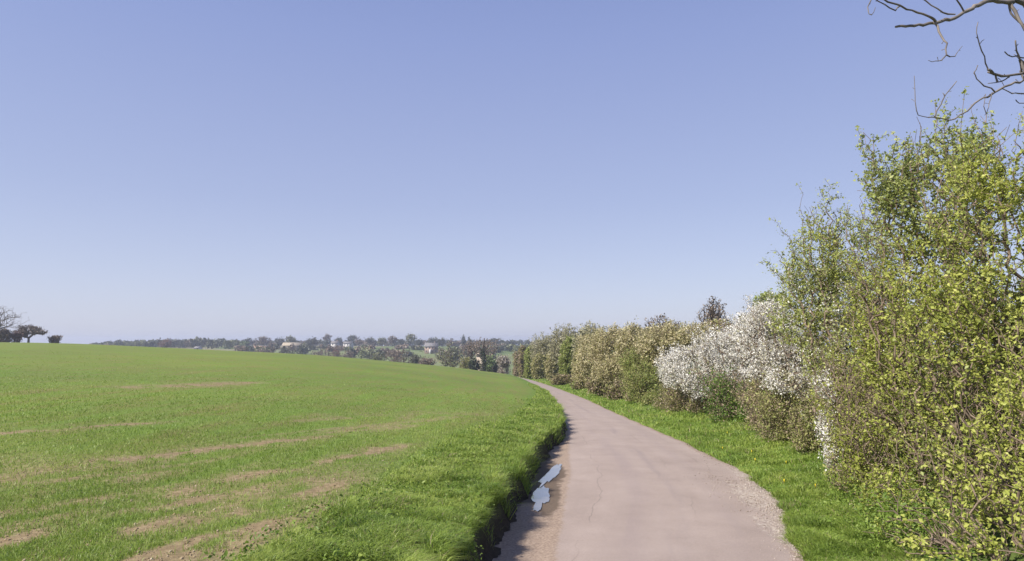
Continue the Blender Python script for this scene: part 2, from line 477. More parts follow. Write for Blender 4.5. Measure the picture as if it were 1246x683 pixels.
def road_material():
    m, nt, N, L = mat('worn_pink_tarmac')
    out = N.new('ShaderNodeOutputMaterial'); p = N.new('ShaderNodeBsdfPrincipled')
    p.inputs['Roughness'].default_value = .9; p.inputs['Specular IOR Level'].default_value = .2
    geo = N.new('ShaderNodeNewGeometry'); uv = N.new('ShaderNodeUVMap'); uv.uv_map = 'UVMap'
    sx = N.new('ShaderNodeSeparateXYZ'); L.new(uv.outputs[0], sx.inputs[0])

    def noise(scale, detail=5, vec=None, rough=.6):
        n = N.new('ShaderNodeTexNoise'); n.inputs['Scale'].default_value = scale; n.inputs['Detail'].default_value = detail
        n.inputs['Roughness'].default_value = rough
        L.new(vec or geo.outputs['Position'], n.inputs['Vector']); return n.outputs[0]

    def attr(nm):
        a = N.new('ShaderNodeAttribute'); a.attribute_name = nm; return a.outputs['Fac']

    def math_(op, a, b=None, c=None):
        q = N.new('ShaderNodeMath'); q.operation = op
        for i, v in enumerate((a, b, c)):
            if v is None: continue
            if isinstance(v, (int, float)): q.inputs[i].default_value = v
            else: L.new(v, q.inputs[i])
        return q.outputs[0]

    def mr(x, a, b, c, d):
        q = N.new('ShaderNodeMapRange'); q.interpolation_type = 'SMOOTHSTEP'
        L.new(x, q.inputs[0])
        for i, v in enumerate((a, b, c, d)): q.inputs[i + 1].default_value = v
        return q.outputs[0]

    def mix(f, a, b, bt='MIX'):
        q = N.new('ShaderNodeMix'); q.data_type = 'RGBA'; q.blend_type = bt
        if isinstance(f, (int, float)): q.inputs[0].default_value = f
        else: L.new(f, q.inputs[0])
        for s, v in ((6, a), (7, b)):
            if isinstance(v, tuple): q.inputs[s].default_value = (*v, 1)
            else: L.new(v, q.inputs[s])
        return q.outputs[2]
    grit = noise(120, 3); fine = noise(28, 5); mid = noise(1.1, 5); 
    st = N.new('ShaderNodeMapping'); st.inputs['Scale'].default_value = (2.2, .13, 1); L.new(uv.outputs[0], st.inputs['Vector'])
    streak = noise(1.0, 5, st.outputs[0])
    base = ramp(N, [(.32, (.262, .208, .180)), (.5, (.318, .256, .222)), (.7, (.378, .308, .270))])
    f = math_('ADD', math_('MULTIPLY', mid, .45), math_('MULTIPLY', fine, .30)); f = math_('ADD', f, math_('MULTIPLY', streak, .25)); L.new(f, base.inputs[0])
    g = ramp(N, [(.35, (.82, .82, .83)), (.65, (1.12, 1.11, 1.10))]); L.new(grit, g.inputs[0])
    c = mix(.8, base.outputs[0], g.outputs[0], 'MULTIPLY')
    # worn wheel tracks and dark oily centre streak
    wn = noise(.35, 3, uv.outputs[0])
    xx = math_('ADD', sx.outputs[0], math_('MULTIPLY', math_('SUBTRACT', wn, .5), .5))

    def band(x0, w):
        return math_('POWER', 2.718, math_('MULTIPLY', math_('POWER', math_('DIVIDE', math_('SUBTRACT', xx, x0), w), 2.0), -1.0))
    dark = math_('MULTIPLY', band(-.05, .16), mr(streak, .42, .66, 0, .6))
    c = mix(dark, c, (.21, .17, .165))
    dk2 = math_('MULTIPLY', band(-.75, .28), mr(streak, .38, .62, 0, .42)); c = mix(dk2, c, (.24, .19, .18))
    dk3 = math_('MULTIPLY', band(.95, .3), mr(streak, .38, .62, 0, .42)); c = mix(dk3, c, (.25, .20, .185))
    # cracks that wander along the lane
    cn = noise(.9, 4, uv.outputs[0]); cm = noise(.28, 2, uv.outputs[0])

    def crack(x0, wob, lo, off):
        cx = math_('ADD', sx.outputs[0], math_('MULTIPLY', math_('SUBTRACT', cn, .5), wob))
        dd = math_('ABSOLUTE', math_('SUBTRACT', cx, x0))
        line = mr(dd, .004, .015, 1, 0)
        return math_('MULTIPLY', line, mr(math_('ADD', cm, off), lo, lo + .12, 0, .30))
    for x0, wob, lo, off in ((-1.42, .35, .34, 0), (.30, .5, .50, 0), (1.22, .5, .49, .0)):
        c = mix(crack(x0, wob, lo, off), c, (.085, .068, .06))
    # dirt, mud and gravel at the edges
    d0 = math_('ADD', attr('dirt'), math_('MULTIPLY', math_('SUBTRACT', noise(5, 5), .5), .9))
    d = mr(d0, .35, .75, 0, .85)
    mud = ramp(N, [(.3, (.17, .12, .085)), (.5, (.27, .20, .15)), (.7, (.38, .30, .23))]); L.new(fine, mud.inputs[0])
    c = mix(d, c, mud.outputs[0])
    w0 = math_('ADD', attr('wet'), math_('MULTIPLY', math_('SUBTRACT', noise(4, 4), .5), .8))
    wet = mr(w0, .45, .7, 0, .8); c = mix(wet, c, (.085, .062, .045))
    vor = N.new('ShaderNodeTexVoronoi'); vor.inputs['Scale'].default_value = 26; L.new(geo.outputs['Position'], vor.inputs['Vector'])
    gs = N.new('ShaderNodeSeparateColor'); L.new(vor.outputs['Color'], gs.inputs[0])
    gc = ramp(N, [(0, (.24, .19, .16)), (.5, (.36, .30, .255)), (1, (.48, .42, .36))]); L.new(gs.outputs[0], gc.inputs[0])
    g0 = math_('ADD', attr('gravel'), math_('MULTIPLY', math_('SUBTRACT', noise(6, 5), .5), 1.0))
    gm = mr(g0, .45, .8, 0, .8); c = mix(gm, c, gc.outputs[0])
    L.new(c, p.inputs['Base Color'])
    bp = N.new('ShaderNodeBump'); bp.inputs['Strength'].default_value = .5; bp.inputs['Distance'].default_value = .008
    h = math_('ADD', math_('MULTIPLY', grit, .6), fine)
    h = math_('ADD', h, math_('MULTIPLY', math_('MULTIPLY', gm, vor.outputs['Distance']), -4.0))
    L.new(h, bp.inputs['Height']); L.new(bp.outputs[0], p.inputs['Normal'])
    L.new(p.outputs[0], out.inputs[0])
    return m


def water_material():
    m, nt, N, L = mat('puddle_water')
    out = N.new('ShaderNodeOutputMaterial'); p = N.new('ShaderNodeBsdfPrincipled')
    p.inputs['Base Color'].default_value = (.14, .115, .09, 1); p.inputs['Roughness'].default_value = .03
    p.inputs['Specular IOR Level'].default_value = .6; p.inputs['IOR'].default_value = 1.4
    p.inputs['Coat Weight'].default_value = .8; p.inputs['Coat IOR'].default_value = 1.5; p.inputs['Coat Roughness'].default_value = .03
    L.new(p.outputs[0], out.inputs[0])
    return m


# ------------------------------------------------------------------ ground sheet
def axis(core0, core1, step, far0, far1, grow_):
    a = list(np.arange(core0, core1 + 1e-6, step)); s = step
    while a[-1] < far1: s = min(s * grow_, 130); a.append(a[-1] + s)
    s = step; b = [core0]
    while b[-1] > far0: s = min(s * grow_, 130); b.append(b[-1] - s)
    return np.array(b[1:][::-1] + a)


gx = axis(-7.5, 7.0, .11, -3200, 3200, 1.045)
gy = axis(5.5, 30.0, .16, -60, 3900, 1.03)
X, Y = np.meshgrid(gx, gy)
Z = ground_z(X, Y)
nx, ny = len(gx), len(gy)
i = np.arange(ny - 1)[:, None] * nx + np.arange(nx - 1)[None, :]
F = np.stack([i, i + 1, i + 1 + nx, i + nx], -1).reshape(-1, 4)
sl = edge_l(Y) - X; sr = X - edge_r(Y)
vw = 1.55 + .8 * (fbm(Y / 3, 0 * Y, 77, 2) - .5) + sstep(8, 20, Y) * .4 - sstep(20, 60, Y) * .9
fieldness = sstep(vw - .8, vw + .9, sl) * sstep(260, 235, Y)
verge = np.where(sl > 0, 1 - sstep(vw - .9, vw + 1.1, sl), 1.0) * sstep(262, 240, Y)
earth = sstep(.30, .05, sl) * (sl > -.5) * (sr < 0) * sstep(80, 30, Y)  # earth of the left bank face, its shade put into the dark colour
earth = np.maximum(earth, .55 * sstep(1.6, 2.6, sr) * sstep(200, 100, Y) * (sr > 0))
farw = sstep(215, 245, Y)
far2 = np.where(sl < 0, sstep(14, 18, sr), 0) * (1 - farw) 
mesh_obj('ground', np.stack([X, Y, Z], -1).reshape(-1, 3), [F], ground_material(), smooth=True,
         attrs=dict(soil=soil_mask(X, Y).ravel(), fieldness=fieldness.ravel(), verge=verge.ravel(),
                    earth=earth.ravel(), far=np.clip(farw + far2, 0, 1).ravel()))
tag(bpy.data.objects['ground'], kind='structure')

# ------------------------------------------------------------------ road
ry = np.concatenate([np.arange(-10, 30, .16), np.arange(30, 80, .6), np.arange(80, 240, 2.0)])
nl = 48
t = np.linspace(0, 1, nl)
eL = edge_l(ry) - .10; eR = edge_r(ry) + .06; eM = edge_m(ry)
RX = eL[:, None] * (1 - t) + eR[:, None] * t
RY = np.repeat(ry[:, None], nl, 1)
mid = (eM + eR) / 2
lat = RX - mid[:, None]
half = (eR - eM)[:, None] / 2
camber = .035 * (1 - np.clip(np.abs(lat) / half, 0, 1.4) ** 2)
potn = (fbm(RX / .9, RY / 1.5, 91, 3) - .5) * .02
dip = -.03 * sstep(0.1, .35, eM[:, None] - RX)
RZ = base_z(RX, RY) + .012 + camber + potn + dip
RZ[:, 0] -= .05; RZ[:, -1] -= .03
dirt = sstep(.12, -.22, RX - eM[:, None]) * sstep(60, 25, RY) + .8 * sstep(.45, .05, eR[:, None] - RX)
dirt = np.clip(dirt, 0, 1)


def blob(x0, y0, rx, ry_):
    return np.exp(-(((RX - x0) / rx) ** 2 + ((RY - y0) / ry_) ** 2))


gravel = 1.25 * blob(4.75, 12.6, .55, 1.9) + .8 * blob(4.0, 10.2, .35, 1.4) + .75 * blob(5.3, 15.5, .3, 2.0) + .4 * sstep(.24, .04, eR[:, None] - RX)
wet = 1.25 * blob(.62, 13.4, .34, 2.2) + 1.0 * blob(1.0, 16.4, .35, 1.8) + .6 * sstep(.38, .1, RX - eL[:, None]) * sstep(30, 20, RY)
s_along = np.concatenate([[0], np.cumsum(np.hypot(np.diff(mid), np.diff(ry)))])
i = np.arange(len(ry) - 1)[:, None] * nl + np.arange(nl - 1)[None, :]
F = np.stack([i, i + 1, i + 1 + nl, i + nl], -1).reshape(-1, 4)
tag(mesh_obj('road', np.stack([RX, RY, RZ], -1).reshape(-1, 3), [F], road_material(), smooth=True,
             attrs=dict(dirt=dirt.ravel(), gravel=np.clip(gravel, 0, 1.2).ravel(), wet=np.clip(wet, 0, 1).ravel()),
             uv=np.stack([lat, np.repeat(s_along[:, None], nl, 1)], -1).reshape(-1, 2)), kind='structure')


# puddle: two joined lobes lying in the muddy dip beside the left verge
def road_z(x, y):
    eM_ = edge_m(y); eR_ = edge_r(y) + .06
    m_ = (eM_ + eR_) / 2; h_ = (eR_ - eM_) / 2
    return base_z(x, y) + .012 + .035 * (1 - np.clip(np.abs(x - m_) / h_, 0, 1.4) ** 2) - .03 * sstep(.1, .35, eM_ - x)


def lobe(cx, cy, rx, ry_, ang, seed):
    a = np.linspace(0, 2 * math.pi, 120, endpoint=False)
    r = 1 + .62 * (fbm(np.cos(a) * 1.6 + 5, np.sin(a) * 1.6 + 5, seed, 5) - .5) * 2
    px = np.cos(a) * rx * r; py = np.sin(a) * ry_ * r
    ca, sa = math.cos(ang), math.sin(ang)
    return cx + px * ca - py * sa, cy + px * sa + py * ca


PV, PF, o = [], [], 0
for args in ((.54, 13.0, .15, 1.05, -.10, 3), (.93, 15.8, .14, 1.45, -.20, 8)):
    lx, ly = lobe(*args)
    rings = [1.0, .9, .6, .3]
    cz = float(road_z(args[0], args[1]))
    n = len(lx)
    for k in rings:
        xx = args[0] + (lx - args[0]) * k; yy = args[1] + (ly - args[1]) * k
        zz = road_z(xx, yy) + .016
        PV.append(np.stack([xx, yy, zz], 1))
    for q in range(3):
        j = np.arange(n)
        PF.append(np.stack([o + q * n + j, o + q * n + (j + 1) % n, o + (q + 1) * n + (j + 1) % n, o + (q + 1) * n + j], 1))
    PV.append(np.array([[args[0], args[1], cz + .016]]))
    j = np.arange(n)
    tri = np.stack([o + 3 * n + j, o + 3 * n + (j + 1) % n, np.full(n, o + 4 * n)], 1)
    PF.append(tri)
    o += 4 * n + 1
tag(mesh_obj('puddle', np.concatenate(PV), PF, water_material(), smooth=True), kind='structure')


# ------------------------------------------------------------------ grass
def blades(x, y, z, h, w, lean, r, seglist=2, bias=(0, 0)):
    n = len(x)
    a = r.uniform(0, 2 * math.pi, n)
    d = np.stack([np.cos(a), np.sin(a), 0 * a], 1)
    b = r.uniform(0, 2 * math.pi, n)
    s = np.stack([np.cos(b), np.sin(b), 0 * b], 1)
    P = np.stack([x, y, z], 1)
    bend = (d * lean[:, None] + np.array([bias[0], bias[1], 0])) * h[:, None]
    up = np.array([0, 0, 1.0])
    mid = P + up * h[:, None] * .6 + bend * .35
    tip = P + up * (h * (1 - .35 * np.clip(lean, 0, 1.2)))[:, None] + bend
    V = np.stack([P - s * w[:, None] * .5, P + s * w[:, None] * .5, mid - s * w[:, None] * .4, mid + s * w[:, None] * .4, tip], 1).reshape(-1, 3)
    k = (np.arange(n) * 5)[:, None]
    Q = np.concatenate([k, k + 1, k + 3, k + 2], 1); T = np.concatenate([k + 2, k + 3, k + 4], 1)
    return V, Q, T


def verge_grass(name, N, ysamp, off, seed, hmin, hmax, side, keep=None, mats='grass', bias=(0, 0), wmul=1.0, vshift=0):
    r = np.random.default_rng(seed)
    y = ysamp(r, N)
    s = off(r, y, N)
    x = edge_l(y) - s if side == 'l' else edge_r(y) + s
    if keep is not None:
        k = keep(r, x, y, s); x, y, s = x[k], y[k], s[k]
    z = ground_z(x, y) - .01
    d = np.hypot(x, y)
    tuft = fbm(x / .45, y / .45, seed, 3)
    h = (hmin + (hmax - hmin) * sstep(.3, .75, tuft)) * r.uniform(.55, 1.25, len(x))
    w = wmul * np.maximum(.007, d * .00075) * r.uniform(.7, 1.3, len(x))
    V, Q, T = blades(x, y, z, h, w, r.uniform(.4, 1.4, len(x)), r, bias=bias)
    var = np.clip(.5 + 1.3 * (fbm(x / .8, y / .8, seed + 5, 3) - .5) + r.normal(0, .20, len(x)) + vshift, 0, 1)
    dry = r.uniform(0, 1, len(x)) < .02 + .08 * sstep(.55, .75, fbm(x / .6, y / .6, seed + 9, 3))
    fm = np.concatenate([dry, dry]).astype(np.int32)
    ob = mesh_obj(name, V, [Q, T], [MAT[mats], MAT['dry']], attrs=dict(var=np.repeat(var, 5)), face_mats=fm)
    return ob


def inv_y(a, b, p=1.0):
    """depths spread so that near ground gets most blades"""
    def f(r, n):
        q = r.uniform(0, 1, n)
        return (a ** -p + q * (b ** -p - a ** -p)) ** (-1 / p)
    return f


tag(verge_grass('verge_grass', 150000, inv_y(6.2, 75), lambda r, y, n: .14 + r.uniform(0.02, 1, n) ** 1.1 * (1.8 + sstep(8, 20, y) * .3 - sstep(20, 55, y) * 1.2), 201, .05, .17, 'l',
                bias=(.12, 0), keep=lambda r, x, y, s: r.uniform(0, 1, len(x)) < (.35 + .65 * sstep(2.1, 1.0, s))),
    'lush green grass along the raised left edge of the lane', 'grass', kind='stuff')
tag(verge_grass('bank_grass', 26000, inv_y(6.2, 60), lambda r, y, n: r.uniform(.12, .40, n) - .13 * (r.uniform(0, 1, n) < .40 * sstep(.45, .6, fbm(y / .5, 0 * y, 209, 3))), 207, .04, .30, 'l', bias=(.28, 0), vshift=-.05),
    'ragged grass hanging over the dark bank beside the puddle', 'grass', kind='stuff')
tag(verge_grass('hedge_grass', 120000, inv_y(7.2, 150), lambda r, y, n: r.uniform(0, 1, n) ** 1.0 * (1.3 + 1.9 * sstep(8, 20, y)) - .04, 211, .05, .19, 'r', bias=(-.05, 0)),
    'bright green grass between the lane and the hedge', 'grass', kind='stuff')


def crop_pts(r, n):
    d = inv_y(6.0, 70, .9)(r, n); u = r.uniform(-.92, .25, n)
    return u * d, d


def crop():
    r = np.random.default_rng(221)
    x, y = crop_pts(r, 330000)
    sl = edge_l(y) - x
    k = (sl > 1.3) & (r.uniform(0, 1, len(x)) > soil_mask(x, y) * 1.0 + .10 + .5 * sstep(25, 60, y)) & (r.uniform(0, 1, len(x)) < .35 + .9 * fbm(x / 1.2, y / 2.5, 83, 3))
    x, y = x[k], y[k]; d = np.hypot(x, y)
    z = ground_z(x, y) - .01
    h = r.uniform(.035, .10, len(x)) * (1 - .4 * sstep(20, 55, d)); w = np.maximum(.006, d * .0006) * r.uniform(.7, 1.3, len(x))
    V, Q, T = blades(x, y, z, h, w, r.uniform(.3, 1.3, len(x)), r)
    var = np.clip(.45 + 1.2 * (fbm(x / 2.5, y / 4, 87, 3) - .5) + r.normal(0, .18, len(x)), 0, 1)
    return mesh_obj('young_crop', V, [Q, T], MAT['crop'], attrs=dict(var=np.repeat(var, 5)))


tag(crop(), 'thin young cereal crop over brown earth in the open field', 'crop', kind='stuff')


def clods():
    """lumps of earth and pale stones lying on the bare streaks"""
    r = np.random.default_rng(231)
    n = 24000
    y = inv_y(6.2, 32)(r, n); x = r.uniform(-.92, .1, n) * y
    k = (edge_l(y) - x > 2.2) & (r.uniform(0, 1, n) < .05 + soil_mask(x, y) * .8)
    x, y = x[k], y[k]; n = len(x)
    s = r.uniform(.004, .02, n) * r.uniform(.3, 1.2, n) ** 1.5
    P = np.stack([x, y, ground_z(x, y) + s * .1], 1)
    o = np.array([[1, 0, 0], [-1, 0, 0], [0, 1, 0], [0, -1, 0], [0, 0, .8], [0, 0, -.8]], float)
    V = P[:, None] + o[None] * s[:, None, None] * r.uniform(.5, 1.5, (n, 6, 1))
    b = (np.arange(n) * 6)[:, None]
    F = np.concatenate([b + np.array([t_]) for t_ in ((0, 2, 4), (2, 1, 4), (1, 3, 4), (3, 0, 4), (2, 0, 5), (1, 2, 5), (3, 1, 5), (0, 3, 5))])
    return mesh_obj('clods', V.reshape(-1, 3), [F], MAT['clod'], attrs=dict(var=np.repeat(np.clip(r.normal(.4, .25, n), 0, 1), 6)))


MAT['clod'] = foliage('earth_clod', (.19, .14, .085), (.28, .21, .13), (.46, .39, .29), 0, .95, .1)
tag(clods(), 'scattered earth clods and small stones on the bare streaks of the field', 'clods', kind='stuff')


def gravel_stones():
    r = np.random.default_rng(233)
    n = 5200
    y = np.concatenate([r.normal(12.6, 1.5, n // 2), inv_y(7, 22)(r, n // 2)]); 
    x = np.concatenate([4.75 + r.normal(0, .38, n // 2), edge_r(y[n // 2:]) - np.abs(r.normal(0, .16, n // 2))])
    k = x < edge_r(y) + .12
    x, y = x[k], y[k]; n = len(x)
    s = r.uniform(.004, .018, n) * r.uniform(.4, 1.2, n)
    P = np.stack([x, y, road_z(x, y) + s * .25], 1)
    o = np.array([[1, 0, 0], [-1, 0, 0], [0, 1, 0], [0, -1, 0], [0, 0, .7], [0, 0, -.7]], float)
    V = P[:, None] + o[None] * s[:, None, None] * r.uniform(.6, 1.4, (n, 6, 1))
    b = (np.arange(n) * 6)[:, None]
    F = np.concatenate([b + np.array([t_]) for t_ in ((0, 2, 4), (2, 1, 4), (1, 3, 4), (3, 0, 4), (2, 0, 5), (1, 2, 5), (3, 1, 5), (0, 3, 5))])
    return mesh_obj('gravel', V.reshape(-1, 3), [F], MAT['stone'], attrs=dict(var=np.repeat(np.clip(r.normal(.5, .25, n), 0, 1), 6)))


MAT['stone'] = foliage('loose_stone', (.22, .175, .14), (.34, .28, .24), (.48, .42, .36), 0, .9, .2)
tag(gravel_stones(), 'loose pale gravel on the broken right edge of the lane', 'gravel', kind='stuff')


def herbs():
    """broad-leaved weeds (nettle, cow parsley, dock) under the hedge and in the verges"""
    r = np.random.default_rng(241)
    C = []
    y = inv_y(8.6, 120)(r, 3000)
    s = (1.15 + 1.7 * sstep(8, 20, y)) + r.normal(.25, .35, len(y))
    x = edge_r(y) + s
    y2 = inv_y(6.4, 40)(r, 700); x2 = edge_l(y2) - r.uniform(.1, 2.2, 700)
    x = np.concatenate([x, x2]); y = np.concatenate([y, y2]); tall = np.concatenate([r.uniform(.15, .60, 3000), r.uniform(.05, .16, 700)])
    z = ground_z(x, y); d = np.hypot(x, y)
    sz = np.maximum(.04, d * .0018) * r.uniform(.6, 1.4, len(d))
    for q in range(9):
        C.append(np.stack([x + r.normal(0, .10, len(x)), y + r.normal(0, .10, len(x)), z + tall * r.uniform(.15, 1, len(x))], 1))
    C = np.concatenate(C); S = np.tile(sz, 9)[:, None]
    V, F = leaf_mesh(C, S, r, up=.9)
    var = np.clip(.5 + 1.4 * (fbm(C[:, 0] / .7, C[:, 1] / .9, 245, 3) - .5) + r.normal(0, .2, len(C)), 0, 1)
    return mesh_obj('undergrowth', V, [F], MAT['leaf_fresh2'], attrs=dict(var=np.repeat(var, 4)))


MAT['leaf_fresh2'] = foliage('weed_leaf', (.10, .17, .025), (.18, .265, .04), (.29, .36, .075), .38)
tag(herbs(), 'low leafy green weeds along the foot of the hedge', 'weeds', kind='stuff')


def flower_spots():
    r = np.random.default_rng(251)
    y = r.uniform(11, 24, 9)
    x = edge_r(y) + r.uniform(.3, 1.9, 9)
    z = ground_z(x, y) + r.uniform(.08, .2, len(x))
    V, F, o = [], [], 0
    for a, b, c in zip(x, y, z):
        n = 9; an = np.linspace(0, 2 * math.pi, n, endpoint=False)
        R = r.uniform(.010, .016)
        ring = np.stack([a + R * np.cos(an), b + R * np.sin(an), c + 0 * an + .004 * np.cos(3 * an)], 1)
        V.append(ring); V.append([[a, b, c + .012]]); V.append([[a, b, c - .10]])
        for j in range(n):
            F.append([o + j, o + (j + 1) % n, o + n]); F.append([o + (j + 1) % n, o + j, o + n + 1])
        o += n + 2
    return mesh_obj('dandelions', np.concatenate(V), [np.array(F)], MAT['yellow'], attrs=dict(var=np.full(o, .5)))


tag(flower_spots(), 'tiny yellow dandelion heads dotted in the grass below the hedge', 'flowers', kind='stuff')


# ------------------------------------------------------------------ hedge shrubs
def shrub(name, label, cat, bases, ells, tips, layers, wood='wood_brown', group=None, seed=0, step=.22, rtip=.004, rmax=.05,
          shell=.45, power=.46, k=4, low=None, wob=.18, sprigs=0, gaps=0.0, gscale=1.0):
    """layers: list of (child name, material, leaves per tip, leaf size, spread, up, var shift, filter)"""
    r = np.random.default_rng(1000 + seed)
    bases = np.array([[b[0], b[1], float(ground_z(b[0], b[1])) - .05] for b in bases])
    o = bases.mean(0); o[2] += .05
    T = in_ellipsoids(ells, tips, r, shell)
    if sprigs:
        top = T[T[:, 2] > np.quantile(T[:, 2], .55)]
        q = top[r.integers(0, len(top), sprigs)]
        cen = T.mean(0); out_ = q - cen; out_ /= np.linalg.norm(out_, axis=1, keepdims=True)
        v = out_ * .8 + np.array([-.15, 0, .75]) + r.normal(0, .25, q.shape); v /= np.linalg.norm(v, axis=1, keepdims=True)
        ln = r.uniform(.15, .75, sprigs)[:, None] * gscale
        T = np.concatenate([T, q + v * ln, q + v * ln * .55])
    gz = ground_z(T[:, 0], T[:, 1])
    T[:, 2] = np.maximum(T[:, 2], gz + .12 + .25 * r.uniform(0, 1, len(T)))
    T = T[T[:, 0] > edge_r(T[:, 1]) + .25]
    p0, p1, r0, r1, tp, td = grow(bases, T, r, step, rtip, power, rmax, wob=wob)
    if len(bases) > 1:          # the stems share one rootstock
        lo = bases - np.array([0, 0, .04])
        p0 = np.concatenate([p0, lo[:-1]]); p1 = np.concatenate([p1, lo[1:]])
        r0 = np.concatenate([r0, np.full(len(lo) - 1, .03)]); r1 = np.concatenate([r1, np.full(len(lo) - 1, .03)])
    root = thing(name, o, label, cat, group)
    V, F = tubes(p0, p1, r0, r1, k)
    mesh_obj('stems', V - o, [F], MAT[wood], root)
    for cname, mname, per, size, spread, up, vs, filt in layers:
        sel = np.ones(len(tp), bool) if filt is None else filt(tp, r)
        if gaps:
            g = fbm(tp[:, 0] * 1.7 / gscale + tp[:, 2] * .9 / gscale + seed, tp[:, 1] * 1.5 / gscale - tp[:, 2] * 1.3 / gscale, 600 + seed + len(cname), 3)
            sel = sel & (r.uniform(0, 1, len(tp)) < sstep(.5 - .25 + gaps * .2, .5 + gaps * .25, g) + .12)
        c = tp[sel]; dd = td[sel]
        if not len(c): continue
        n = len(c) * per
        back = r.uniform(0, 1, n)[:, None] ** 1.3
        P = np.repeat(c, per, 0) - np.repeat(dd, per, 0) * back * spread * 2.4 + r.normal(0, spread * .5, (n, 3))
        V, F = leaf_mesh(P, size, r, up=up)
        tv = np.repeat(r.normal(0, .16, len(c)), per)
        var = np.clip(.5 + vs + tv + r.normal(0, .18, n), 0, 1)
        mesh_obj(cname, V - o, [F], MAT[mname], root, attrs=dict(var=np.repeat(var, 4)))
    return root


def E(px, py, d, rpx, rpy, rd):
    """an ellipsoid seen at (px, py) at depth d with half sizes in pixels there"""
    c = place(px, py, d)
    return (c[0], c[1], c[2], rpx * d / FPX, rd, rpy * d / FPX)


def B(*pd):
    return [(ray(px, 415)[0] * d, d) for px, d in pd]


dw = dict(wood='wood_brown')
# --- the big leafy shrubs nearest the camera
shrub('hedge_shrub', 'tallest yellow-green leafy shrub at the right edge of the photo, beneath the bare branches', 'shrub',
      B((1105, 9.5), (1125, 9.8), (1150, 9.3), (1180, 9.2), (1195, 9.8), (1210, 9.8), (1235, 9.3), (1260, 9.4), (1290, 9.6), (1310, 9.8), (1150, 10.4)),
      [E(1215, 470, 9.9, 125, 185, 1.5), E(1250, 300, 10.1, 115, 140, 1.5), E(1155, 590, 9.4, 85, 80, 1.0), E(1245, 205, 10.2, 75, 60, 1.0),
       E(1175, 250, 10.3, 42, 62, .8), E(1290, 560, 9.0, 100, 140, 1.2), E(1140, 420, 10.2, 60, 110, 1.0)], 3600,
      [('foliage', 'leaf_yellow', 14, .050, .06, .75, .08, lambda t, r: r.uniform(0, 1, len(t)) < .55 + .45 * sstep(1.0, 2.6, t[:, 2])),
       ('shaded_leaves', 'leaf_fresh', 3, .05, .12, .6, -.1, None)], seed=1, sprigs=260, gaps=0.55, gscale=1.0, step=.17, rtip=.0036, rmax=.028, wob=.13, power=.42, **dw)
shrub('hedge_shrub', 'leafy yellow-green shrub at the bottom right corner, low and full to the ground', 'shrub',
      B((1170, 7.7), (1185, 7.6), (1205, 7.9), (1230, 7.9), (1260, 7.5), (1290, 7.6), (1340, 8.2)),
      [E(1250, 640, 7.9, 115, 95, .9), E(1330, 520, 8.0, 110, 150, 1.0), E(1165, 690, 8.0, 66, 62, .6), E(1108, 650, 8.8, 50, 50, .6), E(1215, 560, 8.3, 70, 80, .7)], 1700,
      [('foliage', 'leaf_yellow', 13, .050, .06, .75, .08, lambda t, r: r.uniform(0, 1, len(t)) < .75)], seed=2, sprigs=80, gaps=0.50, gscale=1.0, step=.16, rtip=.0036, rmax=.022, wob=.13, power=.42, **dw)
shrub('hedge_shrub', 'tall airy green-leaved shrub, its top against the sky left of the tallest one', 'shrub',
      B((1062, 12.2), (1075, 12.4), (1090, 12), (1105, 12.2), (1120, 11.6), (1135, 12.3), (1150, 12.2), (1180, 12)),
      [E(1125, 410, 12.4, 88, 130, 1.7), E(1130, 255, 12.4, 75, 85, 1.3), E(1085, 222, 12.4, 40, 45, .8), E(1160, 190, 12.5, 52, 42, .9),
       E(1078, 540, 11.9, 54, 85, 1.0), E(1135, 600, 11.6, 62, 65, .9), E(1070, 380, 12.6, 40, 80, 1.0)], 3400,
      [('foliage', 'leaf_fresh', 14, .058, .08, .7, .2, lambda t, r: t[:, 2] > 4.2),
       ('low_foliage', 'leaf_yellow', 13, .054, .10, .65, -.12, lambda t, r: t[:, 2] <= 4.4)], seed=3, sprigs=300, gaps=0.45, gscale=1.1, step=.2, rtip=.004, rmax=.03, wob=.13, power=.42, **dw)
shrub('hedge_shrub', 'spiky pale green shrub leaning over the white blossom, third from the right', 'shrub',
      B((965, 17), (980, 16.6), (990, 16.5), (1005, 16.4), (1020, 16), (1032, 16.4), (1045, 16.6)),
      [E(1028, 400, 16.5, 46, 85, 1.6), E(992, 312, 16.8, 34, 46, .9), E(1045, 320, 16.6, 48, 70, 1.3), E(1000, 272, 16.9, 26, 26, .6),
       E(1025, 500, 15.8, 38, 52, 1.1), E(990, 365, 16.9, 26, 32, .8), E(966, 352, 17.4, 20, 26, .7), E(1000, 440, 16.2, 24, 30, .7), E(952, 382, 17.8, 20, 24, .6), E(968, 400, 17.2, 22, 28, .6)], 2600,
      [('foliage', 'leaf_fresh', 10, .058, .10, .8, .25, None), ('fresh_leaves', 'leaf_yellow', 5, .06, .12, .8, .1, None),
       ('blossom', 'blossom', 5, .055, .10, .45, 0, lambda t, r: (r.uniform(0, 1, len(t)) < .4) & (t[:, 2] < 4.4))],
      seed=4, sprigs=240, gaps=0.40, gscale=1.2, step=.24, rtip=.0035, rmax=.03, wob=.13, power=.42, **dw)
